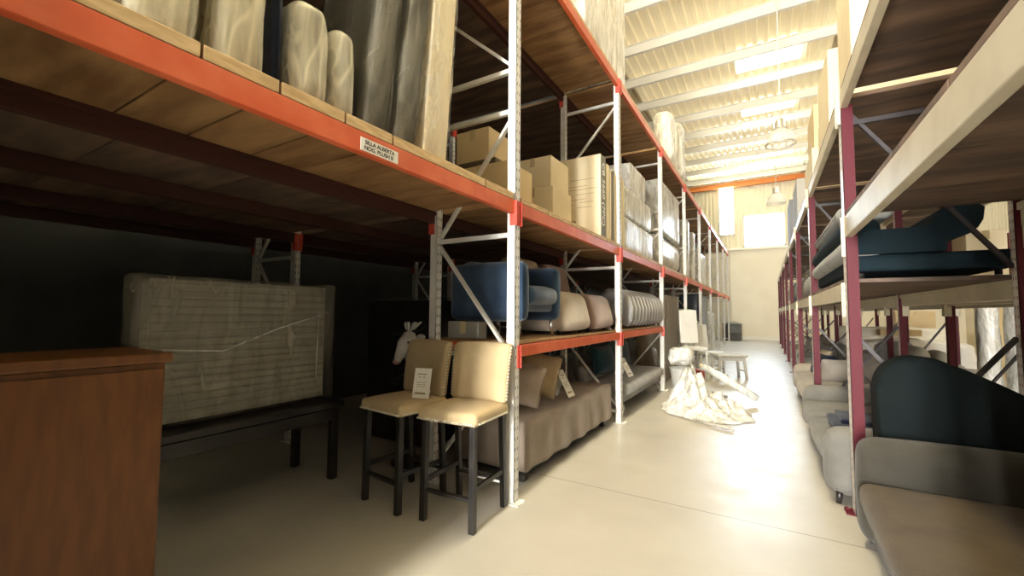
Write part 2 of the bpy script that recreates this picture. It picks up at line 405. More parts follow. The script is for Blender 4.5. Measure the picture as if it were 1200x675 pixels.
# ------------------------------------------------------------------ pendant lamps
DOME = mat('prismatic_dome_plastic', (0.92, 0.90, 0.82), 0.2, bump=0.15, bscale=60)
_n = DOME.node_tree.nodes; _l = DOME.node_tree.links; _t = _n.new('ShaderNodeBsdfTransparent'); _m = _n.new('ShaderNodeMixShader'); _m.inputs[0].default_value = 0.5
_l.new(_t.outputs[0], _m.inputs[1]); _l.new(_n['Principled BSDF'].outputs[0], _m.inputs[2]); _l.new(_m.outputs[0], _n['Material Output'].inputs['Surface'])
BULB = mat('frosted_bulb_glass', (0.85, 0.82, 0.72), 0.25)
GREYAL = mat('cast_aluminium', (0.62, 0.60, 0.55), 0.4, 0.6)
def lamp(x, y, label, group=None):
    z = 4.82
    t = thing('pendant_lamp', label, 'lamp', (x, y, z), 0, group)
    MB().lathe([(0.265, 0.0), (0.262, 0.04), (0.24, 0.13), (0.19, 0.23), (0.12, 0.30), (0.07, 0.33)], n=32).build('dome_shade', DOME, t)
    MB().lathe([(0.272, -0.008), (0.278, 0.004), (0.272, 0.016), (0.262, 0.01), (0.262, -0.006), (0.272, -0.008)], n=32).build('rim', GREYAL, t)
    MB().lathe([(0.0, 0.52), (0.06, 0.52), (0.085, 0.48), (0.085, 0.36), (0.11, 0.335), (0.11, 0.315), (0.0, 0.315)], n=20).build('ballast_housing', GREYAL, t)
    MB().tube([(0, 0, 0.52), (0, 0, 8.5 - z)], 0.012, 8).build('hanging_rod', PURL, t)
    MB().sphere((0, 0, 0.17), 0.06, (1, 1, 1.35)).build('bulb', BULB, t)
    return t
lamp(0.33, 10.0, 'translucent dome pendant lamp hanging over the aisle, nearer of two')
lamp(0.35, 15.4, 'translucent dome pendant lamp hanging before the bright end window, farther of two')
w = bpy.data.worlds.new('world'); SC.world = w; w.use_nodes = True
w.node_tree.nodes['Background'].inputs[0].default_value = (0.75, 0.85, 1, 1); w.node_tree.nodes['Background'].inputs[1].default_value = 0.3
vs = SC.view_settings; vs.view_transform = 'Standard'; vs.look = 'None'; vs.gamma = 1; vs.use_curve_mapping = False
vs.exposure = 0.58

# ------------------------------------------------------------------ pallet racks
def post(name, x, y, h, mats, parent, face=1, w=0.07, d=0.07):
    """Open C-section post: slotted front face toward the aisle (face=+1: +x)."""
    m = MB(); t = 0.004
    m.box((face * (d / 2 - t / 2), 0, h / 2), (t, w, h), mi=0)
    for s in (-1, 1): m.box((0, s * (w / 2 - t / 2), h / 2), (d, t, h), mi=1)
    for s in (-1, 1): m.box((-face * (d / 2 - t / 2), s * (w / 2 - 0.012), h / 2), (t, 0.02, h), mi=1)
    o = m.build('upright_post', mats, parent, (x, y, 0))
    MB().box((face * 0.015, 0, 0.004), (0.14, 0.12, 0.008)).box((face * 0.07, 0.04, 0.012), (0.02, 0.02, 0.012)).build('foot_plate', mats[1], o)
    return o

def frame(parent, y, x0, x1, h, mats, bmat, face, flip=False, simple=False):
    """Upright frame of two posts joined by horizontal and diagonal braces; x0 is the aisle side."""
    a = post('p', x0, y, h, mats, parent, face); b = post('p', x1, y, h, mats, parent, face)
    f = x0 - face * 0.035; r = x1 + face * 0.035
    hz = [0.14, 1.06, 1.99, 2.96, 3.29, 4.2]
    dg = [(0.16, 1.02, 1), (1.08, 1.95, 0), (2.02, 2.90, 1), (3.34, 3.96, 0), (4.14, 3.36, 1)]
    dg = [(0.20, 1.0, 2)] + dg[1:3] + [dg[4]] if flip else dg[:4]
    for z in hz:
        if z < h: MB().box(((f + r) / 2, y, z), (abs(f - r), 0.032, 0.036)).build('brace', bmat, parent)
    for z0, z1, s in dg:
        if max(z0, z1) > h: continue
        # s=1: low end at rear ; s=0: low end at front
        if s == 1: p, q = (r, y + 0.012, z0), (f, y + 0.012, z1)
        else: p, q = (f, y + 0.012, z0), (r, y + 0.012, z1)
        if z0 == 4.14: p, q = (f, y + 0.012, z0), (r, y + 0.012, 4.9 if h > 4.8 else 3.36)
        MB().bar(p, q, 0.034, 0.024).build('brace', bmat, parent)

def beam(parent, x, y0, y1, ztop, mats, face, hh=0.1, d=0.045, conn=True, con=None, label=None):
    m = MB(); g = 0.036
    m.box((x, (y0 + y1) / 2, ztop - hh / 2), (d, y1 - y0 - 2 * g, hh), bev=0.004)
    m.box((x - face * 0.012, (y0 + y1) / 2, ztop - hh * 0.15), (d + 0.004, y1 - y0 - 2 * g, hh * 0.3))
    o = m.build('beam', mats, parent)
    if label: o['label'] = label
    if conn:
        for s, yy in ((1, y0 + g), (-1, y1 - g)):
            c = MB().box((x + face * 0.012, yy + s * 0.004, ztop - hh * 0.95), (0.06, 0.008, hh * 1.9)).box((x + face * 0.030, yy - s * 0.016, ztop - hh * 0.95), (0.006, 0.034, hh * 1.9))
            for kz in (0.35, 0.95, 1.55): c.box((x + face * 0.035, yy - s * 0.018, ztop - hh * kz), (0.006, 0.014, 0.014))
            c.build('beam_connector', con or mats, o)
    return o

LX, LR, LP, L0 = -1.61, -2.45, 2.675, 2.77            # left rack: front plane, rear plane, bay pitch, near frame in view
RX, RR, RP, R0 = 0.50, 1.41, 2.786, 3.89               # right rack
ly = lambda k: L0 + k * LP
ry = lambda k: R0 + k * RP
SHADEB = mat('shaded_red_beam_paint', (0.06, 0.016, 0.010), 0.6)  # red beam paint darkened, carrying the rear row's shade in its colour
WM = [WHITE, WHITEP]; RM = [SLOTR, DKRED]

lrack = thing('pallet_rack', 'white post pallet rack with orange-red beams lining the left of the aisle', 'rack', (LX, ly(-1), 0))
def world(o): return o
lrack.location = (0, 0, 0)
for k in range(-1, 9):
    frame(lrack, ly(k), LX - 0.035, LR + 0.035, 4.49, WM, WHITEP, 1, flip=(k % 2 == 1))
for k in range(-1, 8):
    for z in (2.245, 4.50):
        beam(lrack, LX - 0.025, ly(k), ly(k + 1), z, RED, 1, con=REDCON)
        beam(lrack, LR + 0.025, ly(k), ly(k + 1), z, SHADEB, -1, con=REDCON)
    if k in (0, 1):
        beam(lrack, LX - 0.025, ly(k), ly(k + 1), 1.15, RED, 1, hh=0.09, con=REDCON)
        beam(lrack, LR + 0.025, ly(k), ly(k + 1), 1.15, RED, -1, hh=0.09, con=REDCON)

# second row of racking far back on the left, in the dark
brack = thing('pallet_rack', 'shadowed pallet rack standing behind the left rack, its white posts tipped red', 'rack')
BX, BR = -4.40, -5.25
for k in range(-1, 9):
    frame(brack, ly(k), BX - 0.035, BR + 0.035, 4.49, WM, WHITEP, 1)
for k in range(-1, 8):
    for z in (2.245, 4.5):
        beam(brack, BX - 0.025, ly(k), ly(k + 1), z, SHADEB, 1, con=REDCON); beam(brack, BR + 0.025, ly(k), ly(k + 1), z, SHADEB, -1, con=REDCON)
o = MB().box((-3.42, ly(-1) + 4.0, 2.195), (0.07, 8.0, 0.095)).build('floor_joist', SHADEB)
tag(o, 'long dark joist under the raised boards between the two left racks', 'joist')

rrack = thing('pallet_rack', 'dark red post pallet rack with cream beams lining the right of the aisle', 'rack')
for k in range(-1, 8):
    y = ry(k)
    post('p', RX + 0.035, y, 2.92, RM, rrack, -1, w=0.13); post('p', RR - 0.035, y, 2.92, RM, rrack, -1)
    for z in (0.14, 2.8): MB().box(((RX + RR) / 2, y, z), (RR - RX - 0.14, 0.03, 0.034)).build('brace', GREYST, rrack)
    for p, q in (((RX + 0.07, 0.2), (RR - 0.07, 1.26)), ((RR - 0.07, 1.70), (RX + 0.07, 2.86)), ((RX + 0.07, 1.22), (RR - 0.07, 0.22))):
        MB().bar((p[0], y + 0.012, p[1]), (q[0], y + 0.012, q[1]), 0.034, 0.024).build('brace', GREYST, rrack)
for k in range(-1, 7):
    for z, hh in (((2.10, 0.15), (3.02, 0.12)) if k < 0 else ((1.63, 0.13), (3.02, 0.12))):
        beam(rrack, RX + 0.02, ry(k), ry(k + 1), z, CREAM, -1, hh=hh, con=CREAM, label='cream beam')
        beam(rrack, RR - 0.02, ry(k), ry(k + 1), z, CREAM, 1, hh=hh, con=CREAM, label='cream beam')
rrack2 = thing('pallet_rack', 'dark red post pallet rack standing back to back behind the right rack', 'rack')
for k in range(-1, 6):
    y = ry(k)
    post('p', 1.75 + 0.035, y, 2.92, RM, rrack2, 1); post('p', 2.58, y, 2.92, RM, rrack2, 1)
    for z in (0.14, 2.8): MB().box((2.18, y, z), (0.72, 0.03, 0.034)).build('brace', GREYST, rrack2)
    MB().bar((1.85, y, 0.3), (2.5, y, 1.3), 0.034, 0.024).build('brace', GREYST, rrack2)
for k in range(-1, 5):
    for z, hh in ((1.63, 0.13), (3.02, 0.12)):
        beam(rrack2, 1.77, ry(k), ry(k + 1), z, CREAM, -1, hh=hh, con=CREAM, label='cream beam'); beam(rrack2, 2.60, ry(k), ry(k + 1), z, CREAM, 1, hh=hh, con=CREAM, label='cream beam')

# ------------------------------------------------------------------ deck boards, one thing each
ORD = ['first', 'second', 'third', 'fourth', 'fifth', 'sixth', 'seventh', 'eighth', 'ninth', 'tenth', 'eleventh', 'twelfth']
def boards(y0, y1, edges, x0, x1, ztop, th, m, where, group, ins=0.056):
    ys = [y0 + ins] + edges + [y1 - ins]; ztop += 0.002
    n = len(ys) - 1
    for i in range(n):
        a, b = ys[i] + 0.004, ys[i + 1] - 0.004
        cx, cy = (x0 + x1) / 2, (a + b) / 2
        mb = MB().box((0, 0, th / 2), (abs(x1 - x0), b - a, th), bev=0.004)
        for f in mb.bm.faces:
            if abs(f.normal.x) > 0.9: f.material_index = 1
        bmesh.ops.recalc_face_normals(mb.bm, faces=mb.bm.faces[:])
        for f in mb.bm.faces: f.material_index = 1 if abs(f.normal.x) > 0.9 else 0
        o = mb.build('deck_board', m, None, (cx, cy, ztop - th))
        o.rotation_euler = (0, 0, random.uniform(-0.002, 0.002))
        tag(o, '%s deck board from near end, %s' % (ORD[i], where), 'board', group)
even = lambda a, b, n: [a + (b - a) * i / n for i in range(1, n)]
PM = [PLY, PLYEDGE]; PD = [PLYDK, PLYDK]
LBAY = {-1: 'main level over the stools', 0: 'main level under the tall cartons', 1: 'main level under the grey wrapped stack', 2: 'main level one bay past the grey stack'}
for k in range(-1, 8):
    a, b = ly(k), ly(k + 1)
    if k == -1: e = [0.65, 0.92, 1.22, 1.505, 2.34]
    else: e = even(a, b, 5 if k < 3 else 3)
    w_ = LBAY.get(k, 'main level, %s bay of the left rack' % ORD[k + 1])
    boards(a, b, e, LX - 0.002, LR + 0.0, 2.285 + (0.012 if k == -1 else 0), 0.04 if k >= 0 else 0.052, PM, w_, 'boards on the left main level')
    w_ = 'upper level, %s bay of the left rack' % ORD[k + 1]
    boards(a, b, even(a, b, 6 if k < 3 else 3), LX - 0.004, LR, 4.54, 0.04, PM, w_, 'boards on the left upper level')
for k in (0, 1):
    a, b = ly(k), ly(k + 1)
    boards(a, b, even(a, b, 4), LX - 0.05, LR + 0.05, 1.175, 0.025, PM, 'low shelf holding the ' + ('navy armchair' if k == 0 else 'tufted loveseat'), 'boards on the left low shelf')
for k in range(-1, 8):
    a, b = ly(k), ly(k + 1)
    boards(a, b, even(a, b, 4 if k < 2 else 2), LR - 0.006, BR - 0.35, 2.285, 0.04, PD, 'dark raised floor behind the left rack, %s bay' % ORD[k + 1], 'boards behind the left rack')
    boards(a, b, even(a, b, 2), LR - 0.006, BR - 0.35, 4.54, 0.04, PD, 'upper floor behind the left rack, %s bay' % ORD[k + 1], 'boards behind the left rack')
for k in range(-1, 7):
    a, b = ry(k), ry(k + 1)
    z = 2.135 if k < 0 else 1.66
    w_ = ('near' if k < 0 else ORD[k + 1]) + ' bay of the right rack'
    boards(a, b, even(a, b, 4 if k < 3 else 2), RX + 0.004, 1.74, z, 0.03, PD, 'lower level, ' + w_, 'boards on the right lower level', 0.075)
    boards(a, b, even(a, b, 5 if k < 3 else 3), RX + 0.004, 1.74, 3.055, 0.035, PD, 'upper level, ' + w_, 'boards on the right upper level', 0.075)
    if k < 5:
        boards(a, b, [(a + b) / 2], 1.745, 2.62, 1.66, 0.03, PD, 'lower level, %s bay of the back right rack' % ORD[k + 1], 'boards on the back right rack')
        boards(a, b, [(a + b) / 2], 1.745, 2.62, 3.055, 0.035, PD, 'upper level, %s bay of the back right rack' % ORD[k + 1], 'boards on the back right rack')
# ================================================================== furniture makers
def seat_fabric(c, **k): return fabric('upholstery_%d' % len(bpy.data.materials), c, **k)

def sofa(label, loc, rz, w, d, hs, ha, hb, aw, m, leg_m, name='sofa', cat='sofa', group=None, ncush=2, legh=0.1, arms=(1, 1), lean=0.06, backt=0.2,
         cushm=None, roll=0.09, legr=0.02, backcush=True):
    """Front faces local -y; length along local x."""
    t = thing(name, label, cat, loc, rz, group); cushm = cushm or m
    iw0 = -w / 2 + (aw if arms[0] else 0); iw1 = w / 2 - (aw if arms[1] else 0)
    MB().rbox((0, 0.02, (legh + hs - 0.12) / 2), (w - 0.04, d - 0.06, hs - 0.12 - legh + 0.0), 0.03, (0, 0.01, 0)).build('base', m, t, (0, 0, legh / 2 + 0.0))
    for s, on in ((-1, arms[0]), (1, arms[1])):
        if on: MB().rbox((s * (w - aw) / 2, 0, (legh + ha) / 2), (aw, d, ha - legh), min(aw * .46, roll), (0.008, 0.012, 0.01), nz=0.004).build('arm', m, t)
    def lf(p):
        q = p.copy(); q.y += lean * max(0, (p.z + (hb - hs) / 2)) / max(0.1, hb - hs); return q
    MB().rbox((0, d / 2 - backt / 2 - lean, (hs - 0.1 + hb) / 2), (iw1 - iw0 + 0.02 if any(arms) else w, backt, hb - hs + 0.1), min(backt * .48, 0.11), (0.0, 0.02, 0.015), nz=0.005, fn=lf).build('backrest', m, t)
    cw = (iw1 - iw0) / ncush
    for i in range(ncush):
        cx = iw0 + cw * (i + 0.5)
        MB().rbox((cx, -0.02 - backt / 2, hs - 0.075), (cw - 0.006, d - backt - 0.0, 0.15), 0.055, (0.006, 0.02, 0.025), nz=0.006, seed=i + 1).build('seat_cushion', cushm, t)
        if backcush:
            MB().rbox((cx, d / 2 - backt - 0.11 - lean * .5, hs + (hb - hs) * 0.46), (cw - 0.01, 0.16, (hb - hs) * 0.86), 0.07, (0.01, 0.03, 0.02), nz=0.008, rot=(-0.14, 0, 0), seed=i + 4).build('back_cushion', cushm, t)
    for sx in (-1, 1):
        for sy in (-1, 1):
            MB().tube([(sx * (w / 2 - 0.07), sy * (d / 2 - 0.08), legh + 0.04), (sx * (w / 2 - 0.06), sy * (d / 2 - 0.07), 0.0)], legr, 10, rs=[legr * 1.2, legr * .85]).build('leg', leg_m, t)
    return t

def carton(label, loc, size, m, rz=0.0, name='carton', group=None, tape=True, film_m=None):
    t = thing(name, label, 'box', loc, rz, group); x, y, z = size
    b = MB().box((0, 0, z / 2), size, bev=0.006)
    b.build('carton_body', m, t)
    if tape: MB().box((0, 0, z + 0.0008), (min(0.06, x * .4), y + 0.002, 0.0016)).box((0, -y / 2 - 0.0008, z - 0.05), (min(0.06, x * .4), 0.0016, 0.1)).build('tape', TAPE, t)
    if film_m: MB().rbox((0, 0, z / 2), (x + 0.02, y + 0.02, z + 0.012), 0.02, nz=0.006, ns=9).build('plastic_wrap', film_m, t, (0, 0, 0.004))
    return t

def wrapped(label, name, cat, loc, size, core, fm, rz=0.0, r=0.04, group=None, tilt=(0, 0, 0), nz=0.012, bulge=(0, 0, 0.0), fn=None, seed=0, ns=7):
    """A soft item bagged in clear crumpled film."""
    t = thing(name, label, cat, loc, rz, group); t.rotation_euler = (tilt[0], tilt[1], rz)
    x, y, z = size
    MB().rbox((0, 0, z / 2 + 0.006), (x, y, z), r, bulge, fn=fn).build('padded_body', core, t)
    MB().rbox((0, 0, z / 2 + 0.006), (x + 0.026, y + 0.026, z + 0.012), min(r + 0.012, x * .45), bulge, nz=nz, ns=ns, mid=10, fn=fn, seed=seed).build('plastic_wrap', fm, t)
    return t

def price_card(label, loc, rz, w, h, lean):
    """Card leaning back on its easel flap; local -y is the printed side."""
    t = thing('price_card', label, 'card', loc, rz)
    c = math.cos(lean); s_ = math.sin(lean)
    R = Matrix.Rotation(-lean, 4, 'X')
    def part(nm, mb, m):
        for v in mb.bm.verts: v.co = R @ v.co
        return mb.build(nm, m, t)
    part('card_sheet', MB().box((0, 0, h / 2), (w, 0.004, h), bev=0.001), PAPER)
    L = MB()
    for i, (zz, ww, hh) in enumerate(((.80, .55, .03), (.70, .42, .02), (.52, .6, .015), (.45, .5, .015), (.38, .55, .015), (.16, .62, .06))):
        L.box((-w * .04, -0.0026, h * zz), (w * ww, 0.001, h * hh))
    part('printing', L, GREYINK)
    MB().bar((0, 0.004 + s_ * h * .78, c * h * .78), (0, s_ * h * .78 + 0.09, 0.002), w * .5, 0.003, up=(1, 0, 0)).build('easel_flap', PAPER, t)
    return t

# ================================================================== bar stools
LINEN = fabric('tan_linen', (0.58, 0.45, 0.265), (0.52, 0.40, 0.23), bump=0.2)
def bar_stool(label, loc, rz):
    t = thing('bar_stool', label, 'stool', loc, rz, 'tan bar stools')
    W = 0.47; D = 0.46; zs = 0.665
    def dome(p):
        q = p.copy(); q.z += 0.02 * (1 - (p.x / .235) ** 2) * (1 - (p.y / .23) ** 2) if p.z > 0 else 0; return q
    MB().rbox((0, -0.01, zs + 0.04), (W, D, 0.085), 0.03, (0.004, 0.006, 0.0), fn=dome, mid=8).build('seat', LINEN, t)
    def bend(p):
        q = p.copy(); z = p.z + 0.21
        q.y += 0.05 * z + 0.28 * z * z * 0.9 - 0.05 * (p.x / .25) ** 2 * 0.4
        q.x *= 1 + 0.10 * z
        return q
    bk = MB().rbox((0, 0.195, 0.955), (W, 0.075, 0.42), 0.032, (0, 0.012, 0.008), fn=bend, mid=8).build('backrest', LINEN, t)
    n = 22; st = MB()
    for i in range(n + 1): st.sphere((-W / 2 + 0.012 + (W - 0.024) * i / n, -0.01 - D / 2 - 0.003, zs + 0.018), 0.0085, n=6)
    for s in (-1, 1):
        sd = MB()
        for i in range(1, 20): sd.sphere((s * (W / 2 + 0.001), -0.01 - D / 2 + 0.02 + (D - 0.04) * i / 20, zs + 0.018), 0.0085, n=6)
        sd.build('nailhead_trim', STUD, t)
    st.build('nailhead_trim', STUD, t)
    for s in (-1, 1):
        sb = MB()
        for i in range(17):
            p = bend(Vector((s * (W / 2 + 0.001), -0.012, -0.18 + 0.36 * i / 16))); sb.sphere(p + Vector((0, 0.195, 0.955)), 0.008, n=6)
        sb.build('nailhead_trim', STUD, bk)
    lx = 0.19
    for s in (-1, 1):
        MB().bar((s * lx, -0.195, zs), (s * (lx + 0.005), -0.205, 0), 0.042, 0.042, bev=0.004).build('leg', BLACKW, t)
        MB().bar((s * lx, 0.185, zs + 0.02), (s * lx, 0.225, 0), 0.038, 0.042, bev=0.004).build('leg', BLACKW, t)
        MB().bar((s * lx, -0.195, 0.26), (s * lx, 0.20, 0.26), 0.022, 0.032, bev=0.003).build('stretcher', BLACKW, t)
    MB().bar((-lx, -0.198, 0.20), (lx, -0.198, 0.20), 0.034, 0.022, bev=0.003).build('stretcher', BLACKW, t)
    MB().bar((-lx, 0.205, 0.20), (lx, 0.205, 0.20), 0.022, 0.022, bev=0.003).build('stretcher', BLACKW, t)
    return t
bar_stool('tan nailhead bar stool with bare seat, right beside the white rack post', (-1.835, 2.44, 0), math.radians(4))
bar_stool('tan nailhead bar stool with a price card on its seat', (-2.38, 2.41, 0), math.radians(-7))
price_card('yellowed price card leaning on the seat of the left bar stool', (-2.165, 2.335, 0.772), math.radians(14), 0.135, 0.215, 0.22)

# ================================================================== dark corner behind the stools
WOODBR = mat('brown_veneer', (0.16, 0.055, 0.008), 0.5, vary=(0.115, 0.038, 0.006), scale=2.5, stretch=(2, 12, 2), detail=6)
t = thing('sideboard', 'tall brown wooden cabinet in the near left corner', 'cabinet', (-2.42, 0.51, 0), math.radians(-1.5))
MB().box((0, 0, 0.64), (0.46, 0.60, 1.08), bev=0.006).build('carcass', WOODBR, t)
MB().box((0, 0, 1.20), (0.50, 0.64, 0.04), bev=0.008).build('top', WOODBR, t)
MB().box((0, 0, 0.05), (0.42, 0.56, 0.1)).build('plinth', WOODBR, t)
MB().box((0.234, 0, 0.64), (0.016, 0.58, 1.03), bev=0.003).build('door', WOODBR, t)

t = thing('low_table', 'dark low table under the film-wrapped slatted panel', 'table', (-3.42, 1.68, 0))
MB().box((0, 0, 0.615), (0.62, 1.5, 0.05), bev=0.006).build('table_top', BLACKW, t)
for sx in (-1, 1):
    for sy in (-1, 1): MB().bar((sx * .26, sy * .68, 0.59), (sx * .26, sy * .68, 0), 0.06, 0.06, bev=0.004).build('leg', BLACKW, t)
    MB().box((sx * .26, 0, 0.53), (0.025, 1.3, 0.09)).build('apron', BLACKW, t)
SLATP = mat('grey_corrugated_card', (0.36, 0.35, 0.29), 0.7, vary=(0.27, 0.26, 0.22), scale=2, stretch=(1, .3, 14))
t = thing('wrapped_headboard', 'wide slatted grey panel wrapped in clear film, standing in the dark', 'panel', (-3.36, 1.73, 0.645))
pn = MB().box((0, 0, 0.49), (0.12, 1.24, 0.93), bev=0.01)
for i in range(17): pn.rbox((0.062, 0, 0.075 + i * 0.052), (0.02, 1.22, 0.046), 0.009, mid=2, cor=2)
pn.build('slatted_body', SLATP, t)
MB().rbox((0, 0, 0.492), (0.17, 1.42, 0.975), 0.03, nz=0.008, ns=5, mid=14).build('plastic_wrap', FILMDK, t)
tp = MB()
tp.tube([(0.095, -0.55, 0.50), (0.099, -0.2, 0.47), (0.1, 0.2, 0.62), (0.1, 0.62, 0.74)], 0.006, 6); tp.tube([(0.1, 0.52, 0.2), (0.1, 0.53, 0.75)], 0.005, 6)
tp.build('film_twist', FILMW, t)

t = thing('dark_cabinet', 'black cabinet topped with shiny film in the dark behind the stools', 'cabinet', (-3.44, 3.62, 0))
MB().box((0, 0, 0.79), (0.92, 0.55, 1.46), bev=0.01).build('carcass', BLACKW, t)
MB().box((0, 0, 0.03), (0.86, 0.5, 0.06)).build('plinth', BLACKW, t)
for s in (-1, 1): MB().box((s * .23, -0.282, 0.79), (0.45, 0.016, 1.4), bev=0.003).build('door', BLACKW, t)
MB().rbox((0, 0, 1.535), (0.94, 0.58, 0.03), 0.012, nz=0.006, ns=9, mid=12).build('film_cover', FILMDK, t)

t = thing('plinth_table', 'small black pedestal behind the left bar stool', 'pedestal', (-2.87, 2.97, 0))
MB().lathe([(0, 0.02), (0.17, 0.02), (0.17, 0.0), (0, 0)], n=24).lathe([(0.16, 0.02), (0.06, 0.06), (0.045, 0.12), (0.04, 0.66), (0.06, 0.72), (0.16, 0.74)], n=24).build('column', BLACKW, t)
MB().lathe([(0, 0.74), (0.17, 0.74), (0.175, 0.755), (0.17, 0.772), (0, 0.772)], n=28).build('top', BLACKW, t)
WCER = mat('white_glaze', (0.80, 0.79, 0.76), 0.18, vary=(0.70, 0.68, 0.66), scale=9)
PINKG = mat('pink_glaze', (0.66, 0.36, 0.34), 0.3)
t = thing('animal_sculpture', 'white glazed animal head sculpture with black horn bar, behind the left stool', 'sculpture', (-2.87, 2.95, 0.776), math.radians(20))
MB().lathe([(0, 0), (0.09, 0), (0.09, 0.02), (0.05, 0.04), (0.04, 0.09), (0, 0.09)], n=20).build('stand', BLACKW, t)
hd = MB()
hd.tube([(0.03, 0.0, 0.06), (0.02, 0.0, 0.16), (0.0, -0.01, 0.26), (-0.01, -0.02, 0.36), (0.0, -0.01, 0.44)], 0.06, 16, rs=[0.05, 0.055, 0.075, 0.085, 0.04])
hd.tube([(0.0, -0.02, 0.40), (-0.03, -0.07, 0.32), (-0.055, -0.11, 0.22), (-0.07, -0.125, 0.17)], 0.06, 16, rs=[0.06, 0.066, 0.045, 0.034])
hd.build('head', WCER, t)
MB().sphere((-0.072, -0.13, 0.165), 0.036, (1, .8, .7)).build('muzzle', PINKG, t)
MB().tube([(-0.16, -0.06, 0.40), (-0.08, -0.05, 0.425), (0.0, -0.03, 0.44), (0.08, 0.0, 0.44), (0.14, 0.02, 0.50)], 0.016, 10, rs=[0.007, 0.014, 0.02, 0.014, 0.006]).build('horn', BLACKW, t)
for s, e in ((-1, (-0.075, -0.07, 0.345)), (1, (0.02, -0.095, 0.34))): MB().sphere(e, 0.014).build('eye', BLACKW, t)
MB().sphere((0.10, 0.01, 0.385), 0.045, (1, .4, .6)).build('ear', WCER, t)
cr = MB()
for i in range(7):
    a = i * 0.9; cr.tube([(0.02 * math.cos(a), -0.02 + 0.02 * math.sin(a), 0.44), (0.06 * math.cos(a) + 0.02, -0.02 + 0.05 * math.sin(a), 0.50), (0.08 * math.cos(a) + 0.03, 0.06 * math.sin(a), 0.525)], 0.012, 8, rs=[0.012, 0.014, 0.005])
cr.build('crest', WCER, t)

# ================================================================== main level over the stools: bagged seat panels
ZD = 2.318
CREAMF = fabric('cream_cloth', (0.66, 0.57, 0.37)); GREYF = fabric('grey_cloth', (0.22, 0.20, 0.165)); NAVYF = fabric('navy_cloth', (0.012, 0.018, 0.04)); DKF = fabric('charcoal_cloth', (0.05, 0.044, 0.03)); TAUF = fabric('taupe_cloth', (0.30, 0.255, 0.19))
G = 'film-wrapped pieces on the left main level'
def arch(p):
    q = p.copy()
    if q.z > 0.1: q.y *= math.sqrt(max(0.15, 1 - ((q.z - 0.1) / 0.19) ** 2 * 0.62))
    return q
wrapped('bagged cream cushion panel, leftmost above the orange beam', 'wrapped_cushion', 'cushion', (-1.97, 0.565, ZD), (0.50, 0.17, 0.72), CREAMF, FILM, group=G, tilt=(-0.03, 0, 0), r=0.025, nz=0.016, seed=1)
wrapped('bagged cream cushion panel between the leftmost one and the navy bolster', 'wrapped_cushion', 'cushion', (-1.97, 0.815, ZD), (0.50, 0.15, 0.80), CREAMF, FILM, group=G, tilt=(-0.03, 0, 0), r=0.025, nz=0.014, seed=2)
t = thing('bolster', 'upright navy bolster between bagged cream panels on the main level', 'cushion', (-1.99, 0.983, ZD), 0, G)
MB().rbox((0, 0, 0.36), (0.46, 0.05, 0.72), 0.022, nz=0.0).build('cushion_body', NAVYF, t); MB().tube([(0.235, 0, 0.03), (0.235, 0, 0.69)], 0.006, 6).build('piping', NAVYF, t)
wrapped('bagged grey seat panel with an arched top, right of the navy bolster', 'wrapped_cushion', 'cushion', (-1.97, 1.12, ZD), (0.50, 0.165, 0.46), GREYF, FILM, r=0.05, group=G, fn=arch, seed=3)
wrapped('smaller bagged grey seat panel, second right of the navy bolster', 'wrapped_cushion', 'cushion', (-1.97, 1.30, ZD), (0.48, 0.115, 0.44), GREYF, FILM, r=0.05, group=G, fn=arch, seed=4)
wrapped('tall bagged charcoal panel with torn film, next to the arched panels', 'wrapped_cushion', 'cushion', (-1.97, 1.485, ZD), (0.50, 0.145, 1.12), DKF, FILMDK, group=G, tilt=(-0.10, 0, 0), seed=5, nz=0.016, r=0.02)
wrapped('tall bagged charcoal panel beside the pale leaning slab', 'wrapped_cushion', 'cushion', (-1.97, 1.69, ZD), (0.50, 0.15, 1.20), DKF, FILMDK, group=G, tilt=(-0.12, 0, 0), seed=6, nz=0.018, r=0.02)
FOAM = mat('pale_pine_slab', (0.80, 0.70, 0.48), 0.6, vary=(0.74, 0.62, 0.40), scale=2, stretch=(3, 3, .5), detail=6)
wrapped('tall pale slab wrapped in film, leaning beside the white post', 'wrapped_slab', 'panel', (-1.93, 1.945, ZD), (0.42, 0.21, 1.5), FOAM, film('thin_film', (0.9, 0.86, 0.74), 0.92, crease=0.15), group=G, tilt=(-0.075, 0, 0), r=0.012, seed=8, nz=0.008)

# sign on the beam
t = thing('shelf_sign', 'white shelf sign with two lines of black letters on the orange beam', 'sign', (-1.6085, 1.42, 2.185))
MB().box((0, 0, 0), (0.0015, 0.235, 0.062)).build('sign_plate', PAPER, t)
text_mesh('lettering', 'SILLA ALBERTA', 0.0275, INK, t, axes((0, 1, 0), (0, 0, 1), (1, 0, 0), (0.001, 0.0, 0.013)), bold=0.0006)
text_mesh('lettering', 'NOG. PLUSH B', 0.0275, INK, t, axes((0, 1, 0), (0, 0, 1), (1, 0, 0), (0.001, -0.006, -0.014)), bold=0.0006)

# ================================================================== cartons on the main level past the near post
ZK = 2.306
carton('brown carton behind the near post braces on the main level', (-2.135, 3.22, ZK), (0.58, 0.44, 0.38), CARD)
carton('dark flat carton lying on the brown carton behind the braces', (-2.20, 3.2, ZK + 0.384), (0.46, 0.40, 0.045), mat('dark_card', (0.12, 0.085, 0.05), 0.7), tape=False)
t = carton('upended carton standing on the dark flat carton, behind the braces', (-2.24, 3.21, ZK + 0.432), (0.36, 0.36, 0.30), CARD)
carton('large plain carton beside the tall printed cartons, right of the near post', (-2.19, 4.34, ZK), (0.50, 0.50, 0.46), CARDPALE)
carton('pale carton set on the large plain carton right of the near post', (-2.20, 4.34, ZK + 0.464), (0.46, 0.48, 0.34), CARDPALE)

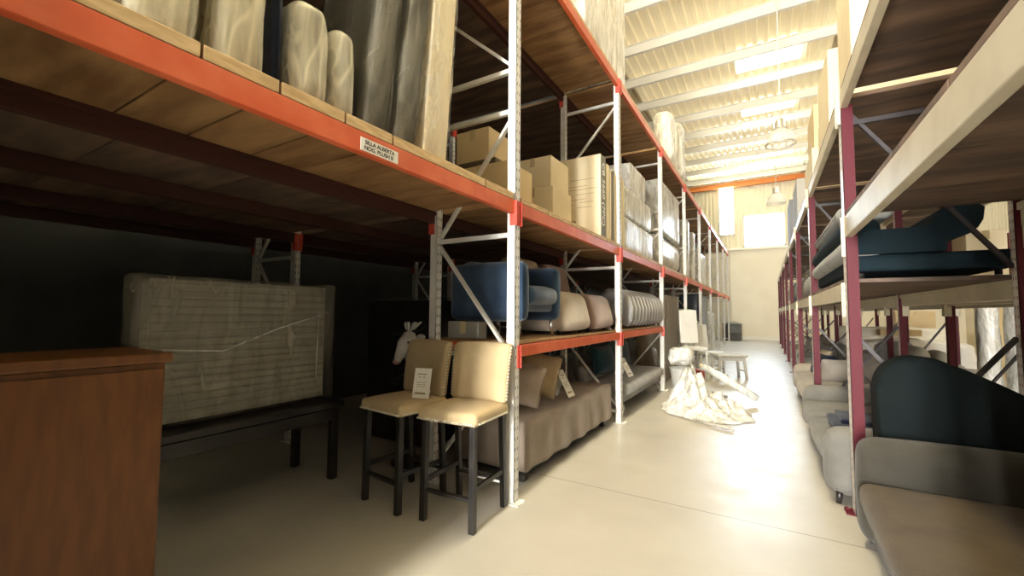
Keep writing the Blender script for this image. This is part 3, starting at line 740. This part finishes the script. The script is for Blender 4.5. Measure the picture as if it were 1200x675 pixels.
def flat_carton(y, th, h, label, strip, txt=None, x0=-2.36, lean=0.0):
    w_ = -1.645 - x0
    t = thing('flat_carton', label, 'box', (-1.645 - w_ / 2, y, ZK), 0, 'tall flat cartons by the second post'); t.rotation_euler = (lean, 0, 0)
    MB().box((0, 0, h / 2), (w_, th, h), bev=0.005).build('carton_body', CARDPALE, t)
    if strip:
        MB().box((w_ / 2 + 0.0006, 0, h / 2), (0.001, th * 0.92, h * 0.985)).build('printed_strip', mat('grey_print_strip', (0.17, 0.155, 0.12), 0.6), t)
    if txt:
        text_mesh('lettering', txt, 0.125, PAPER, t, axes((0, 0, -1), (0, 1, 0), (1, 0, 0), (w_ / 2 + 0.0016, 0.005, h * 0.52)), bold=0.0015)
    return t
t = flat_carton(4.87, 0.19, 0.98, 'big flat carton with faded print, edge strip reading CB 3660 (7PC)', True, 'CB 3660 (7PC)')
for (x, z, ww) in ((0.12, .70, .30), (-0.02, .62, .42), (0.06, .58, .50), (-0.10, .50, .20), (0.16, .52, .22), (0.02, .46, .30), (0.18, .42, .16), (-0.14, .40, .30), (0.15, .36, .18), (-0.16, .30, .30), (-0.16, .27, .24)):
    pr = MB(); pr.box((x, -0.0955, z), (ww, 0.001, 0.005))
    for v in pr.bm.verts: v.co.z += 0.0
    pr.build('print_line', GREYINK, t)
for x in (-0.06, 0.02): MB().box((x, -0.0955, 0.18), (0.045, 0.001, 0.045)).build('print_mark', GREYINK, t)
flat_carton(5.055, 0.10, 0.93, 'pale flat carton edge standing right behind the lettered carton', False)
flat_carton(5.21, 0.12, 0.90, 'flat carton with a dark lettered edge, standing beside the second post', True, None, lean=-0.02)
flat_carton(5.345, 0.06, 0.88, 'slim flat carton touching the second post', False)
flat_carton(5.60, 0.07, 0.94, 'slim flat carton just past the second post', False)
flat_carton(5.71, 0.08, 0.92, 'outermost slim flat carton past the second post', False)

# ================================================================== farther main-level goods
PALEF = fabric('pale_grey_cloth', (0.46, 0.45, 0.40)); MIDG = fabric('mid_grey_cloth', (0.30, 0.30, 0.28)); BLUEG = fabric('blue_grey_cloth', (0.10, 0.14, 0.19)); BRNF = fabric('brown_cloth', (0.20, 0.135, 0.085))
wrapped('wide grey film-wrapped mattress stack base past the second post', 'wrapped_sofa', 'sofa', (-2.08, 6.95, ZK), (0.66, 1.75, 0.50), MIDG, FILMW, group='wrapped goods on the left main level')
wrapped('grey film-wrapped seat block lying on the wide wrapped base', 'wrapped_sofa', 'sofa', (-2.08, 7.0, ZK + 0.53), (0.64, 1.6, 0.46), PALEF, FILMW, group='wrapped goods on the left main level', seed=3)
carton('pale box topping the grey wrapped stack past the second post', (-2.05, 7.1, ZK + 1.03), (0.5, 0.95, 0.44), CARDPALE, film_m=FILMW)
wrapped('dark roll-shaped wrapped seat under the tall pale wrapped block', 'wrapped_sofa', 'sofa', (-2.06, 9.5, ZK), (0.66, 2.2, 0.66), MIDG, FILMW, r=0.2, group='wrapped goods on the left main level', seed=4)
wrapped('tall pale film-wrapped block reaching up to the upper level', 'wrapped_sofa', 'sofa', (-2.06, 9.55, ZK + 0.69), (0.66, 2.0, 1.05), PALEF, FILMW, group='wrapped goods on the left main level', seed=5)
wrapped('pale wrapped panel leaning at the fourth bay of the left rack', 'wrapped_headboard', 'panel', (-2.0, 11.7, ZK), (0.6, 0.22, 1.5), PALEF, FILMW, group='wrapped goods on the left main level', tilt=(-0.06, 0, 0), seed=6)
wrapped('second pale wrapped panel of the fourth bay of the left rack', 'wrapped_headboard', 'panel', (-2.0, 12.7, ZK), (0.6, 0.25, 1.35), CREAMF, FILMW, group='wrapped goods on the left main level', tilt=(-0.1, 0, 0), seed=7)
wrapped('white wrapped seat frame in the fifth bay of the left rack', 'wrapped_headboard', 'panel', (-2.0, 14.6, ZK), (0.6, 1.4, 0.95), PALEF, FILMW, group='wrapped goods on the left main level', seed=8)

# upper level
ZU = 4.55
carton('large film-wrapped carton high on the left upper level, at the second post', (-1.98, 5.05, ZU), (0.66, 1.55, 1.35), CARDPALE, film_m=FILMW, group='goods on the left upper level')
wrapped('upright pale wrapped roll on the left upper level, nearer of two', 'wrapped_roll', 'roll', (-1.86, 9.6, ZU), (0.42, 0.5, 1.25), CREAMF, FILMW, r=0.18, group='goods on the left upper level', seed=9)
wrapped('upright pale wrapped roll on the left upper level, farther of two', 'wrapped_roll', 'roll', (-1.86, 10.9, ZU), (0.42, 0.6, 1.5), CREAMF, FILMW, r=0.18, group='goods on the left upper level', seed=10)

# ================================================================== low shelf: armchairs and tufted seat
ZS = 1.179
NAVY = fabric('navy_velvet', (0.022, 0.050, 0.105), (0.045, 0.085, 0.15), sheen=0.5); CREAMV = fabric('cream_velvet', (0.50, 0.42, 0.32), (0.44, 0.36, 0.27), sheen=0.5); MAUVE = fabric('mauve_velvet', (0.36, 0.25, 0.21), (0.29, 0.20, 0.165), sheen=0.5)
sofa('navy velvet armchair with chrome legs on the low shelf by the near post', (-2.06, 3.36, ZS), PI / 2, 0.74, 0.76, 0.44, 0.64, 0.68, 0.11, NAVY, CHROME, 'armchair', 'chair', ncush=1, legh=0.15, roll=0.05, legr=0.014, backcush=False)
def slipper(label, y, w_, m, back_h):
    t = thing('lounge_chair', label, 'chair', (-2.05, y, ZS), PI / 2, 'armless chairs on the low shelf')
    def wf(p):
        q = p.copy()
        q.y += 0.05 * (p.z / 0.2) if p.y < 0 else 0
        return q
    MB().rbox((0, -0.06, 0.235), (w_, 0.62, 0.39), 0.09, (0.012, 0.03, 0.02), nz=0.004, fn=wf).build('seat', m, t)
    MB().rbox((0, 0.27, 0.50), (w_ * 0.94, 0.17, 0.62), 0.07, (0.01, 0.02, 0.02), nz=0.004, rot=(-0.2, 0, 0)).build('backrest', m, t)
    for sx in (-1, 1):
        for sy in (-0.28, 0.2): MB().tube([(sx * (w_ / 2 - .07), sy, 0.06), (sx * (w_ / 2 - .07), sy, 0)], 0.018, 10).build('leg', BLACKW, t)
slipper('cream velvet armless chair beside the navy armchair', 4.13, 0.72, CREAMV, 0.8)
slipper('mauve velvet armless chair, between cream chair and second post', 4.95, 0.70, MAUVE, 0.8)
carton('small grey box on the shelf edge in front of the navy armchair', (-2.17, 2.895, ZS), (0.32, 0.12, 0.14), mat('grey_card', (0.30, 0.30, 0.27), 0.7), tape=True)
TUFT = fabric('silver_tufted_velvet', (0.36, 0.36, 0.37), (0.30, 0.30, 0.32), sheen=0.5)
t = thing('tufted_loveseat', 'grey channel-tufted loveseat with chrome legs on the low shelf', 'sofa', (-2.03, 6.95, ZS))
for i in range(11):
    y = -1.0 + i * 0.2; m_ = MB()
    m_.tube([(0.30, y, 0.06), (0.335, y, 0.14), (0.345, y, 0.28), (0.31, y, 0.40), (0.22, y, 0.47), (0.10, y, 0.47), (0.03, y, 0.42)], 0.1, 12, rs=[0.08, 0.099, 0.101, 0.101, 0.101, 0.099, 0.085])
    m_.build('channel', TUFT, t)
MB().rbox((-0.06, 0, 0.25), (0.56, 2.08, 0.30), 0.08).build('body', TUFT, t)
for sx in (-0.3, 0.3):
    for sy in (-1.0, 1.0): MB().tube([(sx, sy, 0.12), (sx, sy, 0)], 0.014, 10).build('leg', CHROME, t)

# ================================================================== floor: taupe daybed, grey sofa
TAUPE = fabric('taupe_cloth_cover', (0.33, 0.27, 0.22), (0.27, 0.22, 0.18), bump=0.3)
t = thing('daybed', 'taupe daybed under a loose cover with dark feet, on the floor past the stools', 'sofa', (-2.04, 4.16, 0))
def drape(p):
    q = p.copy(); d_ = max(0, 0.2 - (p.z + 0.2)) if p.z < 0.1 else 0
    if p.x > 0.2: q.x += 0.018 * math.sin(p.y * 15) * min(1, (0.22 - p.z) * 3) + 0.02 * (0.2 - p.z)
    return q
MB().rbox((0, 0, 0.305), (0.72, 2.22, 0.41), 0.05, (0.01, 0.01, 0.012), nz=0.008, ns=4, mid=26, fn=drape).build('covered_mattress', TAUPE, t)
MB().box((-0.02, 0, 0.09), (0.62, 2.1, 0.06), bev=0.01).build('frame', BLACKW, t)
MB().rbox((-0.30, 0.1, 0.66), (0.14, 1.9, 0.36), 0.06, (0.02, 0, 0.01), nz=0.006).build('backrest', fabric('dark_brown_cloth', (0.06, 0.045, 0.04)), t)
for sx in (-0.26, 0.26):
    for sy in (-1.0, 1.0): MB().box((sx, sy, 0.04), (0.07, 0.07, 0.08), bev=0.006).build('leg', BLACKW, t)
def pillow(label, loc, rot, size, m, group=None):
    t = thing('throw_pillow', label, 'pillow', loc, 0, group); t.rotation_euler = rot
    def pf(p):
        q = p.copy(); u = (p.x / (size[0] / 2)); v = (p.z / (size[2] / 2))
        q.y *= 0.22 + 1.0 * max(0, (1 - u * u)) ** 0.6 * max(0, (1 - v * v)) ** 0.6
        q.x *= 1 - 0.10 * (1 - v * v); q.z *= 1 - 0.10 * (1 - u * u)
        return q
    MB().rbox((0, 0, size[2] / 2), size, size[1] * .3, nz=0.006, ns=5, mid=10, fn=pf).build('pillow_cover', m, t)
    e = MB(); hx, hz = size[0] / 2 * .96, size[2] * .98
    e.tube([(-hx, 0, 0.01), (hx, 0, 0.01), (hx, 0, hz - 0.01), (-hx, 0, hz - 0.01), (-hx, 0, 0.01)], 0.007, 6); e.build('piping', m, t)
TANP = fabric('tan_pillow_cloth', (0.38, 0.28, 0.16)); PINKP = fabric('rose_taupe_pillow_cloth', (0.36, 0.28, 0.22))
pillow('rose taupe throw pillow at the near end of the daybed', (-1.95, 3.27, 0.60), (0.25, 0.22, 0.45), (0.48, 0.15, 0.40), PINKP)
pillow('tan throw pillow behind the rose one on the daybed', (-1.95, 3.64, 0.61), (-0.22, 0.25, 0.62), (0.46, 0.16, 0.42), TANP)
price_card('white price card standing on the taupe daybed', (-1.72, 4.08, 0.545), math.radians(88), 0.15, 0.29, 0.5)
SILV = fabric('silver_grey_cloth', (0.34, 0.34, 0.34), (0.28, 0.28, 0.285)); TEAL = fabric('dark_teal_velvet', (0.012, 0.045, 0.058), (0.02, 0.06, 0.075), sheen=0.3)
sofa('silver grey sofa on the floor past the second post', (-2.03, 6.88, 0), PI / 2, 2.3, 0.80, 0.43, 0.43, 0.62, 0.12, SILV, CHROME, ncush=1, legh=0.12, arms=(0, 0), backcush=False)
pillow('dark teal cushion propped up on the silver grey sofa, nearer of two', (-2.06, 6.15, 0.50), (-0.2, 0, 1.35), (0.55, 0.2, 0.42), TEAL)
pillow('dark teal cushion propped up on the silver grey sofa, farther of two', (-2.06, 6.95, 0.50), (-0.2, 0, 1.45), (0.75, 0.2, 0.46), TEAL)
price_card('white price card standing on the silver grey sofa', (-1.72, 6.30, 0.47), math.radians(88), 0.22, 0.29, 0.5)

# ================================================================== farther floor goods on the left
wrapped('brown upended mattress standing on the floor past the third post', 'upended_mattress', 'mattress', (-2.05, 9.7, 0.0), (0.55, 1.7, 1.78), BRNF, FILMDK, seed=11)
wrapped('navy upended sofa wrapped in film far down the left rack', 'upended_sofa', 'sofa', (-2.03, 14.9, 0.0), (0.62, 1.9, 2.02), NAVY, FILMDK, seed=12, r=0.12)
wrapped('grey upended wrapped block beside the far navy one', 'upended_sofa', 'sofa', (-2.03, 12.3, 0.0), (0.55, 1.5, 1.5), MIDG, FILMW, seed=13, r=0.1)
wrapped('pale upended wrapped block near the end wall on the left', 'upended_sofa', 'sofa', (-2.03, 17.4, 0.0), (0.6, 1.4, 1.45), PALEF, FILMW, seed=14, r=0.1)
t = thing('waste_bin', 'small white bin under a crumpled bag by the third post', 'bin', (-1.42, 8.62, 0))
MB().lathe([(0, 0), (0.15, 0), (0.19, 0.36), (0.2, 0.37), (0.185, 0.37), (0.145, 0.02), (0, 0.02)], n=24).build('bin_body', mat('white_plastic', (0.74, 0.73, 0.70), 0.4), t)
MB().lathe([(0.19, 0.345), (0.205, 0.35), (0.205, 0.372), (0.19, 0.375), (0.19, 0.345)], n=24).build('rim', mat('grey_plastic', (0.5, 0.5, 0.48), 0.4), t)
o = MB().rbox((0, 0, 0.16), (0.40, 0.42, 0.32), 0.13, nz=0.06, ns=8, mid=12).build('crumpled_bag', FILMW, None, (-1.42, 8.62, 0.43))
tag(o, 'crumpled white plastic bag heaped on the small white bin', 'bag')
t = thing('dark_drum', 'dark lidded drum standing by the end wall', 'drum', (-1.55, 24.95, 0))
MB().lathe([(0, 0), (0.42, 0), (0.45, 0.05), (0.45, 0.4), (0.47, 0.42), (0.45, 0.44), (0.45, 0.85), (0, 0.85)], n=28).build('drum_body', mat('dark_drum_paint', (0.10, 0.10, 0.10), 0.5), t)
MB().lathe([(0, 0.95), (0.2, 0.95), (0.46, 0.88), (0.48, 0.85), (0, 0.85)], n=28).build('lid', mat('drum_lid_paint', (0.16, 0.16, 0.15), 0.5), t)

# ================================================================== aisle: white chairs, stool, heap of film
WPAINT = mat('white_chair_paint', (0.72, 0.71, 0.67), 0.4, vary=(0.64, 0.63, 0.6), scale=3)
def tall_chair(label, loc, rz, s=1.0, zs=0.66, zb=1.46, m=WPAINT, w_=0.46):
    t = thing('tall_chair', label, 'chair', loc, rz, 'white chairs in the aisle')
    MB().rbox((0, 0, zs), (w_, 0.42, 0.07), 0.025).build('seat', m, t)
    MB().rbox((0, 0.235, (zs + zb) / 2 + 0.05), (w_, 0.05, zb - zs - 0.08), 0.02, rot=(-0.13, 0, 0)).build('backrest', m, t)
    for sx in (-1, 1):
        MB().bar((sx * (w_ / 2 - .03), -0.18, zs - 0.02), (sx * (w_ / 2 - .02), -0.2, 0), 0.036, 0.036, bev=0.003).build('leg', m, t)
        MB().bar((sx * (w_ / 2 - .03), 0.18, zs - 0.02), (sx * (w_ / 2 - .02), 0.22, 0), 0.036, 0.036, bev=0.003).build('leg', m, t)
        MB().bar((sx * (w_ / 2 - .03), -0.19, zs * .38), (sx * (w_ / 2 - .03), 0.2, zs * .38), 0.022, 0.028).build('stretcher', m, t)
    MB().bar((-w_ / 2 + .03, -0.19, zs * .3), (w_ / 2 - .03, -0.19, zs * .3), 0.028, 0.022).build('stretcher', m, t)
tall_chair('tall white high-back chair standing in the aisle, its back to the rack', (-1.33, 9.75, 0), math.radians(35), w_=0.40)
tall_chair('lower white chair in the aisle behind the tall high-back one', (-1.15, 10.9, 0), math.radians(60), zs=0.48, zb=1.12)
t = thing('step_stool', 'low pale wooden stool standing in the aisle beyond the film heap', 'stool', (-0.72, 10.35, 0), math.radians(28))
GREYW = mat('weathered_wood', (0.50, 0.48, 0.43), 0.6, vary=(0.40, 0.38, 0.34), scale=4, stretch=(6, 1, 1))
MB().rbox((0, 0, 0.50), (0.62, 0.42, 0.055), 0.02).build('seat', GREYW, t)
MB().box((0, 0, 0.43), (0.54, 0.34, 0.07)).build('apron', GREYW, t)
for sx in (-1, 1):
    for sy in (-1, 1): MB().bar((sx * .25, sy * .15, 0.44), (sx * .29, sy * .18, 0), 0.05, 0.045, bev=0.004).build('leg', GREYW, t)
    MB().bar((sx * .27, -.16, 0.18), (sx * .27, .16, 0.18), 0.025, 0.03).build('stretcher', GREYW, t)
# heap of clear packing film
hp = MB(); nx, ny = 64, 64; G_ = {}
for i in range(nx + 1):
    for j in range(ny + 1):
        u, v = i / nx * 2 - 1, j / ny * 2 - 1
        rr = math.sqrt(u * u + v * v) + 0.16 * noise.noise(Vector((u * 2.2, v * 2.2, 3)))
        base = max(0, 1 - rr) ** 0.9
        peak = math.exp(-((u + 0.30) ** 2 + (v - 0.25) ** 2) / 0.16) * 0.30
        rid = abs(noise.noise(Vector((u * 3.1, v * 4.3, 1.7)))) + 0.55 * abs(noise.noise(Vector((u * 7, v * 8, 5)))) + 0.3 * abs(noise.noise(Vector((u * 15, v * 15, 2))))
        z = (0.26 * base + peak) * (0.55 + 0.9 * rid) + 0.03 * rid * min(1, base * 6)
        if rr > 1.0: z = 0.004
        x_ = 0.58 * u + 0.05 * noise.noise(Vector((u * 5, v * 5, 9))); y_ = 0.74 * v + 0.05 * noise.noise(Vector((u * 5, v * 5, 19)))
        G_[i, j] = (hp.bm.verts.new((x_, y_, z + 0.012)), rr)
for i in range(nx):
    for j in range(ny):
        q = [G_[i, j], G_[i + 1, j], G_[i + 1, j + 1], G_[i, j + 1]]
        if min(a[1] for a in q) < 1.0:
            f = hp.bm.faces.new([a[0] for a in q]); f.smooth = True
bmesh.ops.delete(hp.bm, geom=[v for v in hp.bm.verts if not v.link_faces], context='VERTS')
o = hp.build('film_heap', FILMW, None, (-0.78, 6.72, 0)); o.rotation_euler = (0, 0, math.radians(18))
tag(o, 'heap of crumpled clear packing film on the aisle floor', 'plastic film')
t = thing('film_roll', 'long white roll of film lying across the back of the film heap', 'roll', (-0.50, 7.62, 0.0))
MB().tube([(-0.42, 0.10, 0.52), (-0.1, 0.03, 0.36), (0.36, -0.05, 0.10)], 0.055, 14, rs=[0.05, 0.062, 0.055]).build('film_winding', FILMW, t)
MB().tube([(-0.46, 0.11, 0.54), (-0.42, 0.10, 0.52)], 0.025, 10).build('core', CARD, t)
t = thing('side_chair', 'overturned chair with dark red seat half buried in the film heap', 'chair', (-1.02, 7.95, 0.0), math.radians(30))
REDSEAT = mat('dark_red_vinyl', (0.28, 0.05, 0.05), 0.4)
MB().rbox((0, 0, 0.24), (0.07, 0.36, 0.40), 0.025).build('seat', REDSEAT, t)
for s in (-1, 1):
    MB().bar((0.03, s * .15, 0.40), (0.42, s * .16, 0.36), 0.03, 0.03).build('leg', GREYW, t); MB().bar((0.03, s * .15, 0.06), (0.40, s * .16, 0.016), 0.03, 0.03).build('leg', GREYW, t)
MB().box((-0.16, 0, 0.05), (0.36, 0.34, 0.03), rot=(0, 0.1, 0), bev=0.01).build('backrest', GREYW, t)
t = thing('loose_leg', 'pale turned wooden leg poking out under the film heap', 'wood piece', (-0.62, 5.86, 0.02), math.radians(-25))
MB().tube([(-0.2, 0, 0.012), (0.0, 0, 0.012), (0.2, 0, 0.012), (0.26, 0, 0.012)], 0.02, 10, rs=[0.014, 0.018, 0.024, 0.016]).build('turned_shaft', GREYW, t)
MB().sphere((0.27, 0, 0.012), 0.022).build('foot_knob', GREYW, t)
# ================================================================== right rack: floor sofas
GRT = fabric('grey_taupe_cloth', (0.062, 0.057, 0.046), (0.05, 0.046, 0.037)); SEATT = fabric('tan_seat_cloth', (0.085, 0.058, 0.027), (0.06, 0.04, 0.019))
DKG = fabric('bottle_green_velvet', (0.005, 0.010, 0.011), (0.004, 0.008, 0.009), sheen=0.0); LTG = fabric('light_grey_cloth', (0.19, 0.185, 0.17), (0.155, 0.15, 0.14)); BEI = fabric('beige_grey_cloth', (0.36, 0.32, 0.27), (0.30, 0.27, 0.23))
def r_sofa(label, y0, y1, x0, x1, hs, ha, hb, aw, m, cm=None, **k):
    return sofa(label, ((x0 + x1) / 2, (y0 + y1) / 2, 0), -PI / 2, y1 - y0, x1 - x0, hs, ha, hb, aw, m, BLACKW, cushm=cm, **k)
r_sofa('grey sofa with tan seat in the near right corner', 1.24, 3.52, 0.46, 1.66, 0.42, 0.65, 0.80, 0.24, GRT, SEATT, ncush=1, backt=0.24, roll=0.10, legh=0.03, backcush=False)
r_sofa('pale grey sofa with a dark throw on its seat, behind the nearest right post', 3.97, 6.40, 0.36, 1.30, 0.40, 0.55, 0.74, 0.24, LTG, LTG, ncush=2, backt=0.22, roll=0.12, legh=0.06, backcush=False)
t = thing('chaise', 'dark green chaise with a tall curved back, wedged behind the near sofa arm', 'sofa', (0, 3.69, 0))
prof = [(0.60, 0.30)]
for k in range(9):
    a = PI - k * PI / 16 * 1.05; prof.append((0.80 + 0.20 * math.cos(a), 0.92 + 0.215 * math.sin(a)))
prof += [(0.90, 1.125), (1.0, 1.08), (1.15, 1.0), (1.32, 0.90), (1.46, 0.81), (1.52, 0.74), (1.54, 0.66), (1.54, 0.30)]
pb = MB().prism(prof, -0.12, 0.12, 'y')
bmesh.ops.bevel(pb.bm, geom=[e for e in pb.bm.edges if abs(e.verts[0].co.y - e.verts[1].co.y) < 1e-6], offset=0.05, segments=4, profile=0.5, affect='EDGES')
for f in pb.bm.faces: f.smooth = True
pb.build('backrest', DKG, t)
MB().rbox((1.07, 0, 0.19), (0.90, 0.25, 0.24), 0.05).build('base', DKG, t)
for sx in (0.68, 1.46):
    for sy in (-0.07, 0.07): MB().tube([(sx, sy, 0.09), (sx, sy, 0)], 0.02, 8).build('leg', BLACKW, t)
r_sofa('light grey sofa between the second and third right posts', 6.78, 9.30, 0.40, 1.36, 0.40, 0.52, 0.78, 0.22, BEI, BEI, ncush=2, backcush=False, backt=0.22, roll=0.11, legh=0.06)
r_sofa('farther light sofa past the third right post', 9.60, 11.9, 0.58, 1.36, 0.42, 0.54, 0.80, 0.2, LTG, LTG, ncush=2, legh=0.08)
r_sofa('farthest sofa on the right rack floor', 12.4, 14.7, 0.58, 1.36, 0.42, 0.54, 0.80, 0.2, BEI, BEI, ncush=2, legh=0.08)
def pillow2(label, loc, rot, size, m): pillow(label, loc, rot, size, m, None)
pillow2('beige pillow leaning on the light grey sofa beside the red post', (0.80, 7.2, 0.475), (0.5, 0, 0.2), (0.46, 0.16, 0.38), BEI)
pillow2('black pillow lying on the light grey sofa', (0.66, 8.15, 0.475), (-0.5, 0, -1.2), (0.44, 0.18, 0.34), NAVYF)
pillow2('pale pillow beside the black one on the light grey sofa', (0.72, 8.75, 0.475), (-0.4, 0, -1.4), (0.46, 0.16, 0.36), CREAMF)
t = thing('folded_throw', 'dark folded throw on the seat of the pale grey sofa', 'throw', (0.66, 4.62, 0.436))
MB().rbox((0, 0, 0.035), (0.42, 0.5, 0.06), 0.03, nz=0.012, ns=7, mid=10).build('throw_cloth', NAVYF, t)
MB().rbox((0.03, 0.02, 0.085), (0.36, 0.40, 0.035), 0.016, nz=0.012, ns=7, mid=10).build('folded_layer', NAVYF, t)

# lower level goods of the right rack
ZRD = 1.672
DTEAL = fabric('dark_slate_cloth', (0.012, 0.026, 0.036), (0.009, 0.02, 0.028), sheen=0.0)
t = thing('stored_sofa', 'dark slate sofa stored end-on on the right rack lower level', 'sofa', (0, 0, ZRD))
bd = MB().prism([(0.56, 0.165), (1.06, 0.165), (1.07, 0.24), (1.17, 0.27), (1.215, 0.31), (1.24, 0.36), (1.25, 0.44), (1.22, 0.47), (1.05, 0.46), (0.98, 0.34), (0.56, 0.34)], 3.96, 6.35, 'y')
bd.build('body', DTEAL, t)
MB().rbox((0.98, 5.15, 0.10), (0.86, 2.36, 0.12), 0.03).build('base', DTEAL, t)
for i, z in enumerate((0.215, 0.36)):
    MB().rbox((0.61, 5.15, z), (0.24, 2.36, 0.15), 0.065, (0.01, 0, 0), nz=0.006).build('seat_cushion', MIDG if i == 0 else DTEAL, t)
for sx in (0.62, 1.34):
    for sy in (4.1, 6.2): MB().tube([(sx, sy, 0.05), (sx, sy, 0)], 0.02, 8).build('leg', BLACKW, t)
t = thing('seat_pad', 'long grey seat pad laid over the stored slate sofa', 'cushion', (0.70, 5.30, ZRD + 0.485)); 
MB().rbox((0, 0, 0.065), (0.36, 1.9, 0.12), 0.055, (0, 0, 0.01), nz=0.006).build('pad_cover', MIDG, t); MB().tube([(-0.18, -0.9, 0.065), (-0.18, 0.9, 0.065)], 0.008, 6).build('piping', GREYF, t)
wrapped('grey bundle on the lower level between second and third right posts', 'wrapped_bundle', 'bundle', (0.86, 7.9, ZRD), (0.6, 2.0, 0.34), MIDG, FILMDK, seed=21, r=0.14)
wrapped('dark bundle on the lower level past the third right post', 'wrapped_bundle', 'bundle', (0.86, 10.8, ZRD), (0.6, 1.9, 0.42), DKF, FILMDK, seed=22, r=0.14)
wrapped('blue grey bundle on the lower level far down the right rack', 'wrapped_bundle', 'bundle', (0.86, 13.6, ZRD), (0.6, 1.9, 0.5), BLUEG, FILMDK, seed=23, r=0.14)

# upper level cartons of the right rack
ZRU = 3.062
G = 'cartons on the right upper level'
carton('pale carton at the bottom of the first stack on the right upper level', (0.86, 5.35, ZRU), (0.62, 0.92, 0.42), CARDPALE, group=G)
carton('pale carton on top of the first stack on the right upper level', (0.86, 5.38, ZRU + 0.424), (0.60, 0.86, 0.46), CARDPALE, group=G)
carton('tall pale carton nearest the camera on the right upper level', (0.92, 4.45, ZRU), (0.60, 0.62, 1.25), CARDPALE, group=G)
carton('wide carton at the bottom of the second stack on the right upper level', (0.88, 7.4, ZRU), (0.62, 1.2, 0.55), CARDPALE, group=G)
carton('carton on top of the second stack on the right upper level', (0.88, 7.3, ZRU + 0.554), (0.55, 0.9, 0.6), CARD, group=G)
carton('grey carton far down the right upper level', (0.88, 10.6, ZRU), (0.62, 1.3, 1.0), mat('grey_board', (0.42, 0.41, 0.38), 0.7), group=G)
carton('dark carton far down the right upper level', (0.88, 13.4, ZRU), (0.62, 1.2, 1.25), mat('slate_board', (0.25, 0.26, 0.28), 0.7), group=G)

# back right rack and the next aisle
carton('big cream carton on the back right rack, seen through the gap', (2.22, 7.3, 1.668), (0.34, 0.5, 0.72), CARDPALE)
t = thing('slatted_crate', 'brick red slatted crate beside the big cream carton', 'crate', (2.50, 7.3, 1.668))
REDW = mat('brick_red_wood', (0.26, 0.07, 0.04), 0.6)
for i in range(6): MB().box((0, 0, 0.06 + i * 0.115), (0.2, 0.5, 0.085), bev=0.004).build('slat', REDW, t)
for sx in (-0.085, 0.085): MB().box((sx, 0, 0.34), (0.02, 0.46, 0.68)).build('corner_batten', REDW, t)
wrapped('white film-wrapped upright roll in the next aisle, left of two', 'wrapped_roll', 'roll', (2.78, 8.95, 0.0), (0.21, 0.24, 2.1), CREAMF, FILMW, r=0.09, seed=31, nz=0.02)
wrapped('white film-wrapped upright roll in the next aisle, right of two', 'wrapped_roll', 'roll', (3.05, 8.85, 0.0), (0.22, 0.24, 2.15), PALEF, FILMW, r=0.09, seed=32, nz=0.02)
sofa('white film-covered armchair on the floor of the back right rack', (2.15, 8.55, 0), PI / 2, 0.75, 0.7, 0.46, 0.66, 0.92, 0.14, PALEF, BLACKW, 'armchair', 'chair', ncush=1)
t = thing('draped_sofa', 'wide sofa draped with white sheets in the next aisle', 'sofa', (2.62, 13.1, 0), 0)
def drp(p):
    q = p.copy(); q.y += 0.04 * math.sin(p.x * 9) * (0.5 - p.z); q.z += 0.05 * math.sin(p.x * 4 + 1) * (p.z > 0); return q
MB().rbox((0, 0, 0.42), (2.3, 1.0, 0.82), 0.12, nz=0.03, ns=3, mid=18, fn=drp).build('sheet', mat('white_sheet', (0.80, 0.79, 0.76), 0.7, bump=0.2, bscale=12), t)
MB().rbox((0, 0.36, 0.92), (2.2, 0.3, 0.36), 0.12, nz=0.03, ns=3, mid=12).build('draped_back', mat('cream_sheet', (0.78, 0.74, 0.64), 0.7, bump=0.2, bscale=12), t)
carton('open tan carton resting on the draped sofa', (2.55, 12.75, 0.93), (0.7, 0.4, 0.14), CARD)
sofa('grey club chair on the floor of the back right rack, far', (2.0, 10.6, 0), PI, 0.8, 0.8, 0.46, 0.7, 0.9, 0.15, MIDG, BLACKW, 'armchair', 'chair', ncush=1)
carton('tan carton on the far floor of the next aisle', (3.4, 15.6, 0), (0.8, 0.7, 1.5), CARD)
carton('pale tall carton on the far floor of the next aisle', (4.5, 14.0, 0), (0.8, 0.7, 1.7), CARDPALE)
carton('wide low carton stack base in the next aisle', (4.3, 10.2, 0), (1.0, 0.9, 0.95), CARDPALE)
carton('carton topping the wide low one in the next aisle', (4.3, 10.2, 0.954), (0.9, 0.8, 0.8), CARD)
t = thing('pallet_rack', 'white post pallet rack across the next aisle on the right', 'rack')
for k in range(0, 5):
    y = 6 + k * 2.7
    for x in (6.9, 7.7): post('p', x, y, 4.2, WM, t, -1)
    for z in (0.14, 1.3, 2.4, 3.6): MB().box((7.3, y, z), (0.74, 0.03, 0.034)).build('brace', WHITEP, t)
    MB().bar((6.94, y + .012, 0.2), (7.66, y + .012, 1.25), 0.034, 0.024).build('brace', WHITEP, t)
    if k < 4:
        for z in (1.5, 3.0):
            for x, s in ((6.89, -1), (7.71, 1)): beam(t, x, y, y + 2.7, z, RED, s, con=REDCON)
